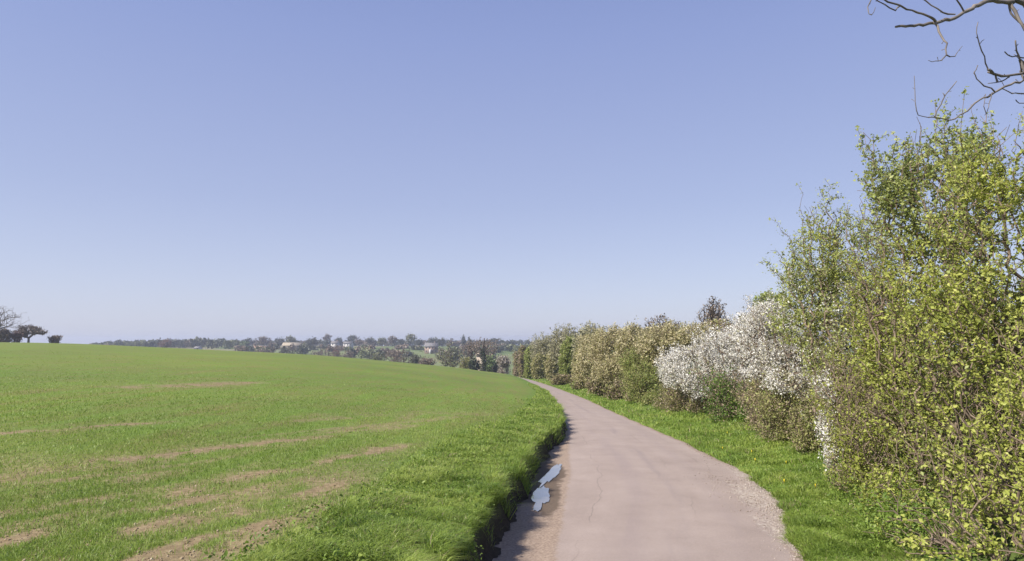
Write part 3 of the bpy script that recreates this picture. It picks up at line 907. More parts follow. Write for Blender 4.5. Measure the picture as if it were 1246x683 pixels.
# the inner rank of the hedge, standing behind those
for lab, pts, ells, sd in [
    ('dense brown-twigged shrub filling the hedge behind the tallest leafy one', [(9.6, 11.2), (10.2, 11.9), (9.0, 12.4), (10.8, 11)], [(9.8, 11.6, 2.2, 1.4, 1.6, 1.9), (9.6, 12, .6, 1.6, 1.8, 1.2)], 41),
    ('dense brown-twigged shrub filling the hedge behind the airy green one', [(9.6, 15), (10.2, 15.6), (9.2, 16.2)], [(9.9, 15.4, 2.2, 1.5, 2.0, 1.9), (9.6, 15.2, .5, 1.6, 2.0, 1.2)], 42),
    ('dense brown-twigged shrub filling the hedge behind the spiky pale green one', [(10.2, 20), (10.6, 21), (10, 22)], [(10.4, 20.6, 2.0, 1.6, 2.6, 1.9), (10.2, 20.4, .4, 1.6, 2.6, 1.3)], 43),
    ('dense brown-twigged shrub filling the hedge behind the large white blossom', [(11.2, 28), (11.4, 30), (11.2, 32)], [(11.4, 29.5, 1.3, 1.8, 4.0, 1.8), (11.2, 29.5, -.2, 1.8, 4.0, 1.3)], 44),
]:
    shrub('inner_shrub', lab, 'shrub', pts, ells, 1500, [('foliage', 'leaf_olive', 9, .10, .16, .6, -.1, None), ('buds', 'bud_brown', 4, .08, .16, .5, -.1, None)],
          seed=sd, step=.25, rtip=.005, rmax=.03, wob=.13, **dw)

# --- blackthorn in flower
shrub('blackthorn', 'blackthorn covered in white blossom, the large mass in the middle of the hedge', 'blackthorn',
      B((850, 31), (865, 30), (880, 29), (892, 29), (905, 28), (830, 33)),
      [E(848, 444, 29.8, 44, 30, 1.8), E(884, 426, 28.8, 38, 33, 2.0), E(914, 406, 27.8, 28, 34, 1.6), E(816, 448, 31, 19, 22, 1.3), E(908, 455, 27.3, 30, 24, 1.3), E(862, 462, 28.6, 46, 20, 1.4)], 2400,
      [('blossom', 'blossom', 26, .060, .15, .5, .05, lambda t, r: r.uniform(0, 1, len(t)) < .97), ('buds', 'bud_grey', 2, .08, .2, .4, 0, None)],
      seed=5, sprigs=60, gaps=.30, gscale=1.4, step=.4, rtip=.005, rmax=.04, **dw)
shrub('blackthorn', 'blackthorn with thinner white blossom and dark stems, under the spiky pale green shrub', 'blackthorn',
      B((945, 22.5), (957, 21.8), (970, 21), (925, 24)),
      [E(938, 412, 22.7, 40, 44, 1.7), E(952, 445, 21.7, 44, 34, 1.4), E(934, 384, 23.5, 22, 20, 1.0), E(980, 462, 18.6, 24, 24, .9), E(955, 462, 19.5, 26, 18, .9)], 2100,
      [('blossom', 'blossom', 17, .052, .13, .5, 0, None), ('buds', 'bud_grey', 3, .07, .15, .45, 0, None)], seed=6, sprigs=60, gaps=.35, gscale=1.2, step=.35, rtip=.0045, rmax=.04, **dw)
shrub('blackthorn', 'small spray of white blossom hanging low beside a bare crooked stem', 'blackthorn',
      [(6.62, 14.0)],
      [E(1010, 520, 13.6, 14, 48, .3), E(1003, 468, 13.8, 12, 20, .3)], 260,
      [('blossom', 'blossom', 16, .042, .07, .5, .1, None)], seed=7, step=.2, rtip=.004, rmax=.02, **dw)

# --- lower storey under the blossom
low_wood = dict(wood='wood_brown', step=.16, rtip=.0045, rmax=.016, power=.3, shell=.15, sprigs=170, gaps=.35, gscale=1.1)
for (lab, pts, ells, tips, layers, sd) in [
    ('tangled brown bramble bush with green shoots, under the left of the white blossom', ((815, 36), (825, 35), (845, 34), (860, 32)),
     [E(842, 490, 32.5, 36, 34, 1.4), E(815, 496, 35, 20, 22, 1.2)], 1100, [('foliage', 'leaf_olive', 13, .072, .16, .6, -.1, None), ('shoots', 'bud_brown', 11, .065, .2, .5, 0, None)], 11),
    ('bramble bush with dark green leaves right below the largest white blossom', ((880, 28), (900, 27), (925, 25.5)),
     [E(893, 492, 26.5, 36, 38, 1.4), E(925, 500, 24.5, 24, 32, 1.1)], 1300, [('foliage', 'leaf_green', 16, .068, .16, .6, .15, None), ('shoots', 'bud_brown', 9, .058, .18, .5, 0, None)], 12),
    ('dry brown bramble tangle at the hedge foot, between the blossom and the low white spray', ((945, 21.5), (965, 20), (985, 18)),
     [E(955, 510, 20, 34, 46, 1.1), E(985, 530, 17.5, 20, 40, .8)], 1300, [('foliage', 'leaf_olive', 13, .054, .13, .6, -.05, None), ('shoots', 'bud_brown', 11, .043, .16, .5, 0, None), ('green_leaves', 'leaf_fresh', 5, .058, .13, .6, 0, None)], 13),
    ('thicket of bare brown stems with few leaves, right of the low white spray', ((1030, 13), (1040, 12.8), (1050, 12.4), (1062, 12), (1075, 11.5)),
     [E(1047, 560, 12.4, 38, 64, .8), E(1030, 490, 13.4, 36, 50, .9), E(1078, 615, 10.8, 34, 45, .6)], 1700, [('foliage', 'leaf_yellow', 13, .037, .10, .6, -.1, None), ('buds', 'bud_brown', 7, .029, .10, .5, 0, None)], 14),
    ('low brown bramble filling the gap between the two bramble bushes under the large white blossom', ((855, 31), (868, 30), (880, 29.5)),
     [E(866, 488, 30, 30, 32, 1.3)], 1000, [('foliage', 'leaf_olive', 11, .068, .16, .6, 0, None), ('shoots', 'bud_brown', 14, .061, .2, .5, .1, None)], 16),
    ('olive and brown bramble under the thinner white blossom', ((925, 24), (940, 23), (952, 22.5)),
     [E(938, 500, 22.6, 30, 40, 1.1)], 1000, [('foliage', 'leaf_olive', 13, .061, .14, .6, .1, None), ('shoots', 'bud_brown', 13, .054, .18, .5, .1, None)], 17),
    ('fresh green bush bulging over the verge, left of the white blossom', ((778, 44), (795, 42), (812, 40)),
     [E(785, 468, 42, 28, 28, 1.8), E(800, 490, 39, 22, 20, 1.2), E(770, 445, 44, 14, 22, 1.2)], 1200, [('foliage', 'leaf_fresh', 13, .094, .2, .6, -.15, None), ('olive_leaves', 'leaf_olive', 11, .086, .2, .6, 0, None)], 15),
]:
    shrub('bramble_bush' if 'bramble' in lab or 'thicket' in lab else 'hedge_bush', lab, 'bush', B(*pts), ells, tips, layers, seed=sd, **low_wood)

# --- the rest of the hedge, running away down the lane
hedge = [
    ('tall beige budding shrub behind the left end of the white blossom', 'bud_beige', 'leaf_olive',
     ((800, 46), (830, 42), (850, 40)), [E(812, 420, 43, 36, 28, 2.2), E(848, 412, 41, 30, 20, 2.0), E(790, 440, 45, 20, 30, 1.7)], 1900, 22, 8, .10, 21),
    ('broad beige budding shrub, rounded, halfway along the hedge', 'bud_beige', 'leaf_olive',
     ((735, 60), (755, 56), (775, 52)), [E(745, 425, 57, 34, 30, 2.5), E(775, 420, 52, 28, 27, 2.2), E(755, 452, 54, 36, 22, 1.8)], 2300, 24, 8, .115, 22),
    ('pale beige budding shrub reaching low over the lane, left of the broad rounded one', 'bud_beige', 'leaf_olive',
     ((712, 76), (720, 72), (735, 66)), [E(720, 432, 70, 19, 29, 2.2), E(714, 452, 72, 17, 20, 1.8)], 1300, 24, 8, .13, 23),
]
for lab, m1, m2, pts, ells, tips, n1, n2, sz, sd in hedge:
    shrub('hedge_shrub', lab, 'shrub', B(*pts), ells, tips,
          [('foliage', m1, n1, sz, sz * 2.0, .6, 0, None), ('inner_leaves', m2, n2, sz, sz * 2.3, .6, 0, None)],
          seed=sd, step=.6, rtip=.008, rmax=.06, wood='wood_brown')


def hedge_unit(lab, px, d, top, wpx, m1, m2, n1, n2, sd, tips=1100, name='hedge_shrub', full=True, wood='wood_brown'):
    """a shrub that is leafy from its top down to the ground"""
    u = ray(px, 415)[0]; gzz = float(ground_z(u * d, d)); zt = CAM_H + ray(px, top)[1] * d
    h = zt - gzz; w = wpx * d / FPX / 2; x = u * d
    r = np.random.default_rng(7000 + sd)
    ells = [(x + r.normal(0, .15) * w, d, gzz + h * .70, w * .85, w * 1.0, h * .31), (x - w * .35, d - .5, gzz + h * .42, w * .7, w * .9, h * .36),
            (x + w * .35, d + .5, gzz + h * .42, w * .7, w * .9, h * .36), (x, d, gzz + h * .2, w * .9, w, h * .22)]
    sz = max(.12, d * .0018); n1 = int(n1 * 1.8); n2 = int(n2 * 1.8)
    shrub(name, lab, 'shrub', [(x - w * .5, d), (x - w * .2, d + .3), (x, d - .2), (x + w * .4, d)], ells, tips,
          [('foliage', m1, n1, sz, sz * 1.3, .6, 0, None), ('inner_leaves', m2, n2, sz, sz * 1.6, .6, 0, None)],
          seed=sd, step=.8, rtip=.012, rmax=.09, wood=wood)


for a in [
    ('dull brown shrub just left of the hedge end, over the vanishing lane', 625, 196, 428, 15, 'bud_brown', 'leaf_olive', 8, 3, 57),
    ('brownish shrub near the far end of the hedge, left of the small bright green one', 634, 176, 419, 18, 'bud_brown', 'leaf_olive', 9, 4, 50),
    ('small bright green shrub near the far end of the hedge', 645, 158, 420, 17, 'leaf_fresh', 'leaf_olive', 10, 2, 51),
    ('yellow-olive shrub right of the small bright green one, low beside the lane', 657, 146, 429, 20, 'leaf_olive', 'bud_beige', 9, 4, 52),
    ('grey-olive shrub behind the low yellow-olive one, far along the hedge', 662, 150, 414, 24, 'bud_grey', 'leaf_olive', 9, 4, 53),
    ('tawny shrub far along the hedge, between the yellow-olive and the bright leafy one', 674, 122, 424, 22, 'bud_beige', 'leaf_olive', 8, 6, 54),
    ('bright green leafy shrub below the tall grey trees of the hedge', 693, 100, 409, 27, 'leaf_fresh', 'leaf_olive', 12, 2, 55),
    ('olive shrub between the bright green one and the pale beige one', 706, 88, 421, 20, 'leaf_olive', 'bud_beige', 9, 5, 56),
]:
    hedge_unit(*a)
# dark brown stems at the hedge foot under these
for lab, pts, ells, sd in [
    ('bare brown twiggy bush at the hedge foot, under the broad rounded beige shrub', ((735, 58), (750, 54), (765, 50)), [E(740, 468, 55, 34, 16, 1.1), E(765, 476, 49, 20, 16, 1.0)], 31),
    ('bare brown twiggy bush at the hedge foot, right beside the fresh green bulging bush', ((745, 53), (762, 50), (780, 46)), [E(760, 478, 48, 24, 14, 1.2), E(778, 482, 44, 16, 14, 1.0)], 36),
    ('brown twiggy bush at the hedge foot, under the pale beige shrub', ((705, 78), (722, 70), (735, 64)), [E(716, 468, 72, 22, 10, 1.2), E(732, 470, 64, 18, 12, 1.0)], 37),
    ('bare brown twiggy bush at the hedge foot, under the bright green leafy shrub', ((672, 108), (690, 92), (705, 82)), [E(690, 463, 92, 26, 8, 1.2)], 32),
]:
    shrub('hedge_bush', lab, 'bush', B(*pts), ells, 1100, [('buds', 'bud_brown', 6, .14, .25, .5, -.1, None), ('foliage', 'leaf_olive', 4, .16, .25, .5, -.1, None)],
          seed=sd, wood='wood_brown', step=.4, rtip=.010, rmax=.03, power=.3, shell=.2)

shrub('hedge_shrub', 'small bright green crown rising just above the white blossom', 'shrub', B((930, 27), (945, 26)),
      [E(936, 366, 26.5, 18, 12, .9), E(945, 388, 26, 18, 20, .8)], 420, [('foliage', 'leaf_fresh', 12, .09, .14, .6, 0, None)], seed=33, step=.35, rtip=.005)
shrub('hedge_shrub', 'brown leafless shrub showing between the blossom and the tall bare tree', 'shrub', B((880, 46), (900, 44)),
      [E(874, 408, 45, 30, 18, 2.0)], 1100, [('buds', 'bud_brown', 8, .15, .22, .5, .1, None), ('inner_leaves', 'leaf_olive', 5, .15, .25, .5, 0, None)], seed=34, step=.5, rtip=.008)


# ------------------------------------------------------------------ free-standing trees
def tree(name, label, cat, xy, top, width, style, seed, trunk_frac=.25, tips=260, per=5, leaf=None, rtip=None, crown=None, wood='wood_grey',
         rmax=.35, shell=.4, group=None, step=None, bush=False):
    """top: height of the crown's top in metres above ground; width in metres"""
    r = np.random.default_rng(3000 + seed)
    x, y = xy
    z = float(ground_z(x, y))
    d = math.hypot(x, y)
    o = np.array([x, y, z])
    c0 = top * trunk_frac
    if crown is None:
        crown = []
        n = 5
        for q in range(n):
            a = 2 * math.pi * q / n + r.uniform(0, 1)
            rr = width * .22
            crown.append((rr * math.cos(a), rr * math.sin(a), c0 + (top - c0) * r.uniform(.38, .62), width * .30, width * .30, (top - c0) * .36))
        crown.append((0, 0, c0 + (top - c0) * .66, width * .26, width * .26, (top - c0) * .34))
    if bush:
        crown = list(crown) + [(0, 0, top * .22, width * .44, width * .40, top * .26)]
    ells = [(o[0] + e[0], o[1] + e[1], o[2] + e[2], e[3], e[4], e[5]) for e in crown]
    T = in_ellipsoids(ells, tips, r, shell)
    T[:, 2] = np.maximum(T[:, 2], z + .3)
    nb = 5 if bush else 1
    bases = [o + np.array([r.normal(0, .25 * width * .3), r.normal(0, .2), -.3]) for _ in range(nb)] if bush else \
            [o + np.array([0, 0, h]) for h in np.linspace(-.3, max(c0, .5), 4)]
    if not bush:
        pass
    p0, p1, r0, r1, tp, td = grow(np.array(bases), T, r, step or top * .07, rtip or d * .00035, .5, rmax, straight=.30)
    if bush:                    # one rootstock under the stems
        lo = np.array(bases); p0 = np.concatenate([p0, lo[:-1]]); p1 = np.concatenate([p1, lo[1:]])
        r0 = np.concatenate([r0, np.full(len(lo) - 1, .06)]); r1 = np.concatenate([r1, np.full(len(lo) - 1, .06)])
    root = thing(name, o, label, cat, group)
    V, F = tubes(p0, p1, r0, r1, 4)
    if bush:
        mesh_obj('stems', V - o, [F], MAT[wood], root)
    else:
        rb = max(r0.max(), rmax * .8)
        pts = refine([o + np.array([0, 0, -.4]), o + np.array([0, 0, c0 * .5]), o + np.array([0, 0, max(c0, .6)])], top * .06, .02, r)
        tv, tq, tt = path_tube(pts, np.linspace(rb * 1.25, rb * .9, len(pts)), 8)
        mesh_obj('trunk', tv - o, [tq, tt], MAT[wood], root, smooth=True)
        mesh_obj('branches', V - o, [F], MAT[wood], root)
    if per:
        size = leaf or max(.15, d * .0016)
        n = len(tp) * per
        P = np.repeat(tp, per, 0) + r.normal(0, size * .9, (n, 3)) - np.repeat(td, per, 0) * r.uniform(0, 1, (n, 1)) * size * 1.5
        V, F = leaf_mesh(P, size, r, up=.35, aspect=.8)
        var = np.clip(.5 + np.repeat(r.normal(0, .2, len(tp)), per) + r.normal(0, .15, n), 0, 1)
        mesh_obj('crown', V - o, [F], MAT[style], root, attrs=dict(var=np.repeat(var, 4)))
    return root


def spot(px, d, top_row, wpx):
    u, s = ray(px, top_row)
    x = u * d; z = float(ground_z(x, d))
    return (x, d), CAM_H + s * d - z, wpx * d / FPX


def ftree(name, label, cat, px, d, top_row, wpx, style, seed, **kw):
    xy, h, w = spot(px, d, top_row, wpx)
    return tree(name, label, cat, xy, max(h, 1.0), w, style, seed, **kw)


# behind the hedge
for lab, px, d, row, w, sd in [('tall grey leafless tree above the hedge, the highest of its row', 716, 92, 386, 46, 1),
                               ('grey-green leafless tree above the hedge, left of the highest one', 690, 108, 392, 50, 2),
                               ('thin grey leafless tree at the low left end of the row above the hedge', 662, 150, 403, 42, 3)]:
    ftree('leafless_tree', lab, 'tree', px, d, row, w, 'bud_grey', 40 + sd, tips=1500, per=10, leaf=.17, rtip=.014, rmax=.10, trunk_frac=.05, shell=.15)
ftree('leafless_tree', 'dark spreading tree behind the beige part of the hedge', 'tree', 806, 105, 378, 58, 'far_brown', 44, tips=700, per=4, leaf=.22, rtip=.02, trunk_frac=.35, wood='wood_dark')
ftree('leafless_tree', 'tall bare round-headed tree rising behind the white blossom', 'tree', 868, 92, 357, 44, 'far_brown', 45, tips=900, per=3, leaf=.18, rtip=.02, trunk_frac=.4, wood='wood_dark')

# on the crest at the left
xy, h, w = spot(-3, 225, 368, 70)
tree('leafless_oak', 'large bare oak with open branches at the left edge of the photo', 'tree', xy, h, w, 'bud_brown', 51, trunk_frac=.28, tips=520, per=0, rtip=.026, rmax=.6, wood='wood_grey', shell=.75)
xy, h, w = spot(36, 235, 395, 42)
tree('field_oak', 'low spreading umbrella-shaped tree on the field crest, beside the bare oak', 'tree', xy, h, w, 'far_brown', 52, trunk_frac=.3, tips=420, per=4, leaf=.34, wood='wood_grey',
     crown=[(0, 0, h * .72, w * .36, w * .3, h * .28), (w * .30, 0, h * .60, w * .22, w * .2, h * .16), (-w * .28, 0, h * .52, w * .22, w * .2, h * .22)])
ftree('field_bush', 'brown bush at the foot of the bare oak', 'bush', 6, 228, 399, 20, 'far_brown', 53, tips=220, per=8, leaf=.5, bush=True)
ftree('field_bush', 'small round brown bush standing alone on the crest, right of the umbrella-shaped tree', 'bush', 67, 238, 408, 14, 'far_brown', 54, tips=160, per=8, leaf=.4, bush=True)
ftree('field_bush', 'reddish bush under the left side of the umbrella-shaped tree', 'bush', 21, 230, 402, 14, 'far_red', 55, tips=130, per=7, leaf=.4, bush=True)

# skyline of the far hillside
sky = [
    ('yellow-green tree in front of the dark wood, right of its end', 297, 760, 415, 14, 'far_green', .1),
    ('dark broad tree standing over the yellow-green one on the far ridge', 302, 880, 411, 20, 'far_dark', .15),
    ('wide dark-brown domed tree on the far ridge, left of the cream-roofed farm', 322, 860, 408, 22, 'far_brown', .1),
    ('small dark tree between the domed tree and the pale tree on the far ridge', 341, 850, 411, 14, 'far_dark', .1),
    ('pale olive tree beside the cream-roofed farm', 353, 820, 408, 14, 'far_olive', .15),
    ('dark green dense tree right of the cream-roofed farm', 380, 780, 410, 22, 'far_dark', .1),
    ('brown round-headed tree on the far skyline above the dark dense tree', 398, 980, 406, 13, 'far_brown', .35),
    ('small low tree between the two round-headed skyline trees', 412, 980, 410, 12, 'far_dark', .2),
    ('dark mushroom-shaped tree on the far skyline, over the long white wall', 429, 960, 407, 15, 'far_dark', .35),
    ('grey-green tree with a round crown right of the mushroom-shaped tree', 451, 900, 410, 15, 'far_dark', .2),
    ('pale green tree right of the grey-green round crown on the far hillside', 465, 880, 410, 13, 'far_olive', .15),
    ('tall pinkish-brown tree on the far hillside, left of the tallest one', 478, 860, 408, 14, 'far_brown', .2),
    ('small dark round tree left of the tallest tree on the far hillside', 488, 900, 412, 9, 'far_dark', .2),
    ('tallest grey-brown tree on the far hillside, left of the gabled house', 500, 800, 405, 16, 'far_olive', .25),
    ('small dark tree close to the left wall of the gabled house', 510, 830, 413, 8, 'far_dark', .15),
    ('dark clump of tree behind the gabled house', 527, 840, 410, 18, 'far_dark', .15),
    ('dark tree right of the gabled house', 538, 830, 411, 12, 'far_dark', .15),
    ('low brown tree midway between the gabled house and the pointed conifer', 550, 860, 412, 14, 'far_brown', .15),
    ('dark pointed conifer on the far hillside, taller of the two', 564, 820, 408, 7, 'far_dark', .1),
    ('dark pointed conifer on the far hillside, the smaller one on the right', 571, 830, 410, 6, 'far_dark', .1),
    ('hazy tree behind the ivy-clad trunk, far up the hillside', 602, 900, 411, 18, 'far_dark', .15),
    ('dark tree at the right end of the far skyline, next to the hedge', 622, 920, 414, 18, 'far_dark', .15),
    ('tree behind the left bough of the mushroom-shaped tree, dark and low', 437, 930, 412, 12, 'far_brown', .15),
    ('low brown tree left of the cream-roofed farm, in front of the ridge', 333, 740, 417, 14, 'far_brown', .1),
]
for q, (lab, px, d, row, w, st, tf) in enumerate(sky):
    cr = None
    xy, h, wm = spot(px, d, row, w)
    if 'conifer' in lab:
        cr = [(0, 0, h * .2, wm * .5, wm * .5, h * .2), (0, 0, h * .45, wm * .38, wm * .38, h * .2), (0, 0, h * .68, wm * .26, wm * .26, h * .2), (0, 0, h * .88, wm * .12, wm * .12, h * .14)]
    tree('conifer' if 'conifer' in lab else 'far_tree', lab, 'tree', xy, h, wm, st, 60 + q, trunk_frac=tf, tips=110, per=6, leaf=1.15, crown=cr, rmax=.4, wood='wood_dark', group='trees on the far hillside')

# hedgerow trees and bushes in the valley just beyond the field
valley = [
    ('large round brown bush beyond the field, in line with the tall hillside tree', 483, 330, 421, 32, 'far_brown', 'bush'),
    ('yellowish low bush left of the large brown bush beyond the field', 459, 360, 427, 22, 'far_olive', 'bush'),
    ('dark low bush at the field edge right of the large brown bush', 505, 300, 430, 20, 'far_dark', 'bush'),
    ('grey-brown low bush in the valley below the gabled house', 520, 280, 434, 22, 'far_brown', 'bush'),
    ('big olive-green rounded bush at the lower end of the field crest', 547, 255, 418, 32, 'far_olive', 'bush'),
    ('olive bush with a green left side, beside the ivy-clad trunk', 567, 245, 432, 18, 'leaf_olive', 'bush'),
    ('almost black ivy bush at the foot of the ivy-clad trunk', 577, 225, 436, 16, 'leaf_dark', 'bush'),
    ('fresh green bush just right of the ivy-clad trunk', 597, 235, 430, 16, 'far_green', 'bush'),
    ('dark rounded bush between the fresh green bush and the pale hedge at the lane end', 605, 225, 440, 12, 'far_dark', 'bush'),
    ('orange-brown hedgerow bush beyond the middle of the field', 409, 480, 422, 16, 'far_red', 'bush'),
    ('long low brown hedgerow bush below the dark dense hillside tree', 390, 500, 423, 26, 'far_brown', 'bush'),
    ('low dark hedgerow bush below the cream-roofed farm', 350, 520, 422, 26, 'far_dark', 'bush'),
    ('thin brown hedgerow bush below the domed ridge tree', 320, 540, 422, 28, 'far_brown', 'bush'),
    ('grey hedgerow bush at the right end of the brown hedgerow', 424, 460, 424, 18, 'far_brown', 'bush'),
    ('green bushy patch on the slope above the yellowish low bush', 445, 560, 423, 18, 'far_green', 'bush'),
]
for q, (lab, px, d, row, w, st, cat) in enumerate(valley):
    xy, h, wm = spot(px, d, row, w)
    h = max(h, 2.5)
    tree('valley_bush', lab, cat, xy, h, wm, st, 120 + q, trunk_frac=.05, tips=220, per=7, leaf=max(.42, d * .0013), bush=True, rtip=d * .00025, rmax=.15, wood='wood_grey',
         crown=[(k_ * wm * .24, r_, h * .42, wm * .30, wm * .25, h * .46) for k_, r_ in ((-1, 0), (0, .5), (1, 0))] + [(0, 0, h * .6, wm * .3, wm * .25, h * .42)])

ftree('bare_tree', 'hazy leafless tree with fine brown twigs behind the ivy-clad trunk', 'tree', 590, 242, 409, 40, 'far_brown', 141, tips=420, per=2, leaf=.30, rtip=.05, rmax=.25, trunk_frac=.3)
ftree('bare_tree', 'leafless brown tree left of the ivy-clad trunk, over the big olive bush', 'tree', 572, 262, 412, 24, 'far_brown', 142, tips=300, per=3, leaf=.36, rtip=.05, rmax=.25, trunk_frac=.3)

# ivy-clad trunk
xy, h, wm = spot(588, 222, 411, 8)
r = np.random.default_rng(4001)
z = float(ground_z(*xy)); o = np.array([xy[0], xy[1], z])
root = thing('ivy_trunk', o, 'dark ivy-clad tree trunk standing upright at the lower end of the field', 'tree')
pts = refine([(0, 0, -.5), (.3, 0, h * .3), (-.1, 0, h * .6), (.4, 0, h * .98)], h * .08, .05, r)
tv, tq, tt = path_tube(pts, np.linspace(.6, .15, len(pts)), 8); mesh_obj('trunk', tv, [tq, tt], MAT['wood_dark'], root, smooth=True)
for e_ in ([(.1, 0, h * .55), (1.4, .2, h * .72), (2.0, .2, h * .9)], [(0, 0, h * .5), (-1.2, .3, h * .66), (-1.5, .2, h * .82)]):
    pp = refine(e_, .5, .04, r); bv, bq, bt = path_tube(pp, np.linspace(.2, .06, len(pp)), 6); mesh_obj('branch', bv, [bq, bt], MAT['wood_dark'], root, smooth=True)
n = 1500; tt_ = r.uniform(0, .72, n)
C = np.stack([np.interp(tt_, np.linspace(0, 1, len(pts)), pts[:, q]) for q in range(3)], 1) + r.normal(0, 1, (n, 3)) * np.array([.55, .55, .3]) * (1.25 - tt_)[:, None]
V, F = leaf_mesh(C, .32, r, up=.2, aspect=.8); mesh_obj('ivy', V, [F], MAT['leaf_dark'], root, attrs=dict(var=np.repeat(np.clip(r.normal(.4, .2, n), 0, 1), 4)))

# pale blossoming shrub at the lane's end
for lab, px, d, row, w, st, sd in [('pale blossoming shrub at the hedge end where the lane disappears', 613, 215, 431, 19, 'blossom_dull', 151)]:
    MAT.setdefault('blossom_dull', foliage('blossom_dull', (.24, .21, .17), (.33, .29, .24), (.45, .41, .36), .2))
    xy, h, wm = spot(px, d, row, w)
    tree('far_hedge_shrub', lab, 'shrub', xy, h, wm, st, sd, tips=360, per=7, leaf=.36, bush=True, rtip=.03, rmax=.1, wood='wood_brown')


# far wood that reads as one mass
def woodland(name, label, px0, px1, d0, d1, row_fn, n, seed, styles):
    r = np.random.default_rng(seed)
    Vs, Fs, var, fm, o = [], [], [], [], 0
    for q in range(n):
        px = px0 + (px1 - px0) * (q + r.uniform(0, 1)) / n
        d = r.uniform(d0, d1)
        (x, y), h, _ = spot(px, d, row_fn(px) + r.normal(0.4, .8), 1)
        h = max(h, 5.0)
        z = float(ground_z(x, y)); w = r.uniform(6, 10)
        ells = [(x + r.normal(0, w * .2), y + r.normal(0, w * .2), z + h * r.uniform(.35, .62), w * .42, w * .42, h * .36) for _ in range(4)]
        P = in_ellipsoids(ells, 230, r, .6)
        P = np.concatenate([P, np.stack([x + r.normal(0, w * .35, 40), y + r.normal(0, 2, 40), z + r.uniform(0, h * .4, 40)], 1)])
        V, F = leaf_mesh(P, 1.7, r, up=.3, aspect=.85)
        Vs.append(V); Fs.append(F + o); o += len(V)
        var.append(np.repeat(np.clip(.5 + r.normal(0, .15) + r.normal(0, .18, len(P)), 0, 1), 4))
        fm.append(np.full(len(F), r.integers(0, len(styles))))
    ob = mesh_obj(name, np.concatenate(Vs), [np.concatenate(Fs)], [MAT[s] for s in styles], attrs=dict(var=np.concatenate(var)), face_mats=np.concatenate(fm))
    return tag(ob, label, 'wood', kind='stuff')


woodland('far_woodland', 'distant dark wood along the ridge beyond the left field', 108, 296, 760, 860,
         lambda p: float(np.interp(p, [108, 130, 170, 220, 250, 275, 296], [418.5, 415, 412.5, 411, 410.5, 411.5, 414])), 62, 501,
         ['far_dark', 'far_dark', 'far_olive', 'far_brown'])
woodland('far_tree_belt', 'distant blue-grey belt of trees along the far skyline', 285, 760, 930, 1080,
         lambda p: 413.0, 120, 503, ['far_dark', 'far_brown', 'far_dark'])
woodland('lower_tree_belt', 'brown and olive trees covering the lower far hillside', 290, 720, 520, 760,
         lambda p: float(np.interp(p, [290, 340, 420, 460, 520, 545, 560, 600, 720], [419, 419, 420, 422, 427, 424, 419, 418, 418])), 84, 505, ['far_brown', 'far_olive', 'far_dark'])
ftree('far_tree', 'dark red-leaved tree standing in front of the distant wood', 'tree', 201, 700, 412.5, 15, 'far_red', 161, tips=160, per=7, leaf=1.0, trunk_frac=.08, rmax=.4)


# ------------------------------------------------------------------ far houses
def box(x0, x1, y0, y1, z0, z1):
    v = np.array([[x, y, z] for z in (z0, z1) for y in (y0, y1) for x in (x0, x1)], float)
    f = np.array([[0, 2, 3, 1], [4, 5, 7, 6], [0, 1, 5, 4], [2, 6, 7, 3], [0, 4, 6, 2], [1, 3, 7, 5]])
    return v, f


def house(name, label, cat, px, d, row_eave, row_ridge, wpx, wall, roof, gable=None, windows=3, chimney=True, rot=0.0, depth=8):
    u, s = ray(px, row_eave); x = u * d; z = float(ground_z(x, d))
    he = CAM_H + s * d - z; hr = CAM_H + ray(px, row_ridge)[1] * d - z; w = wpx * d / FPX / 2
    he = max(he, 2.4); hr = max(hr, he + 1.2)
    root = thing(name, (x, d, z), label, cat); root.rotation_euler = (0, 0, rot)
    v, f = box(-w, w, -depth / 2, depth / 2, -1, he)
    # gable ends join the wall to the ridge
    v = np.vstack([v, [[-w, 0, hr - .05], [w, 0, hr - .05]]])
    mesh_obj('wall', v, [f, np.array([[4, 8, 6], [5, 7, 9]])], MAT[wall], root)
    e = .45; zr = he - (hr - he) * e / (depth / 2)
    rv = np.array([[-w - e, -depth / 2 - e, zr], [w + e, -depth / 2 - e, zr], [w + e, 0, hr], [-w - e, 0, hr], [w + e, depth / 2 + e, zr], [-w - e, depth / 2 + e, zr]])
    rv = np.vstack([rv, rv + np.array([0, 0, .22])])
    rf = np.array([[0, 1, 2, 3], [3, 2, 4, 5], [7, 6, 9, 8], [8, 9, 11, 10], [0, 6, 7, 1], [4, 10, 11, 5], [0, 3, 9, 6], [3, 5, 11, 9], [1, 7, 8, 2], [2, 8, 10, 4]])
    rr = mesh_obj('roof', rv, [rf], MAT[roof], root)
    if chimney:
        cv, cf = box(w * .45, w * .45 + .9, -.45, .45, hr - .6, hr + 1.3); mesh_obj('chimney', cv, [cf], MAT['wall_brick'], rr)
    for q in range(windows):
        cx = -w + 2 * w * (q + .5) / windows
        for zz in ([he * .25, he * .68] if he > 4 else [he * .4]):
            wv, wf = box(cx - .55, cx + .55, -depth / 2 - .05, -depth / 2 + .1, zz, zz + 1.2); mesh_obj('window', wv, [wf], MAT['glass'], root)
    if gable:
        gx0, gw, gh = gable[0] * w, gable[1] * w, he * gable[2]
        y0, y1 = -depth / 2 - 2.2, -depth / 2 - .01
        gv, gf = box(gx0 - gw, gx0 + gw, y0, y1, -1, gh)
        gv = np.vstack([gv, [[gx0, y0, gh + gw * 1.3], [gx0, y1, gh + gw * 1.3]]])
        mesh_obj('gable_wing', gv, [gf, np.array([[4, 5, 8], [6, 9, 7]]), np.array([[4, 8, 9, 6], [5, 7, 9, 8]])], MAT['wall_white'], root)
    return root


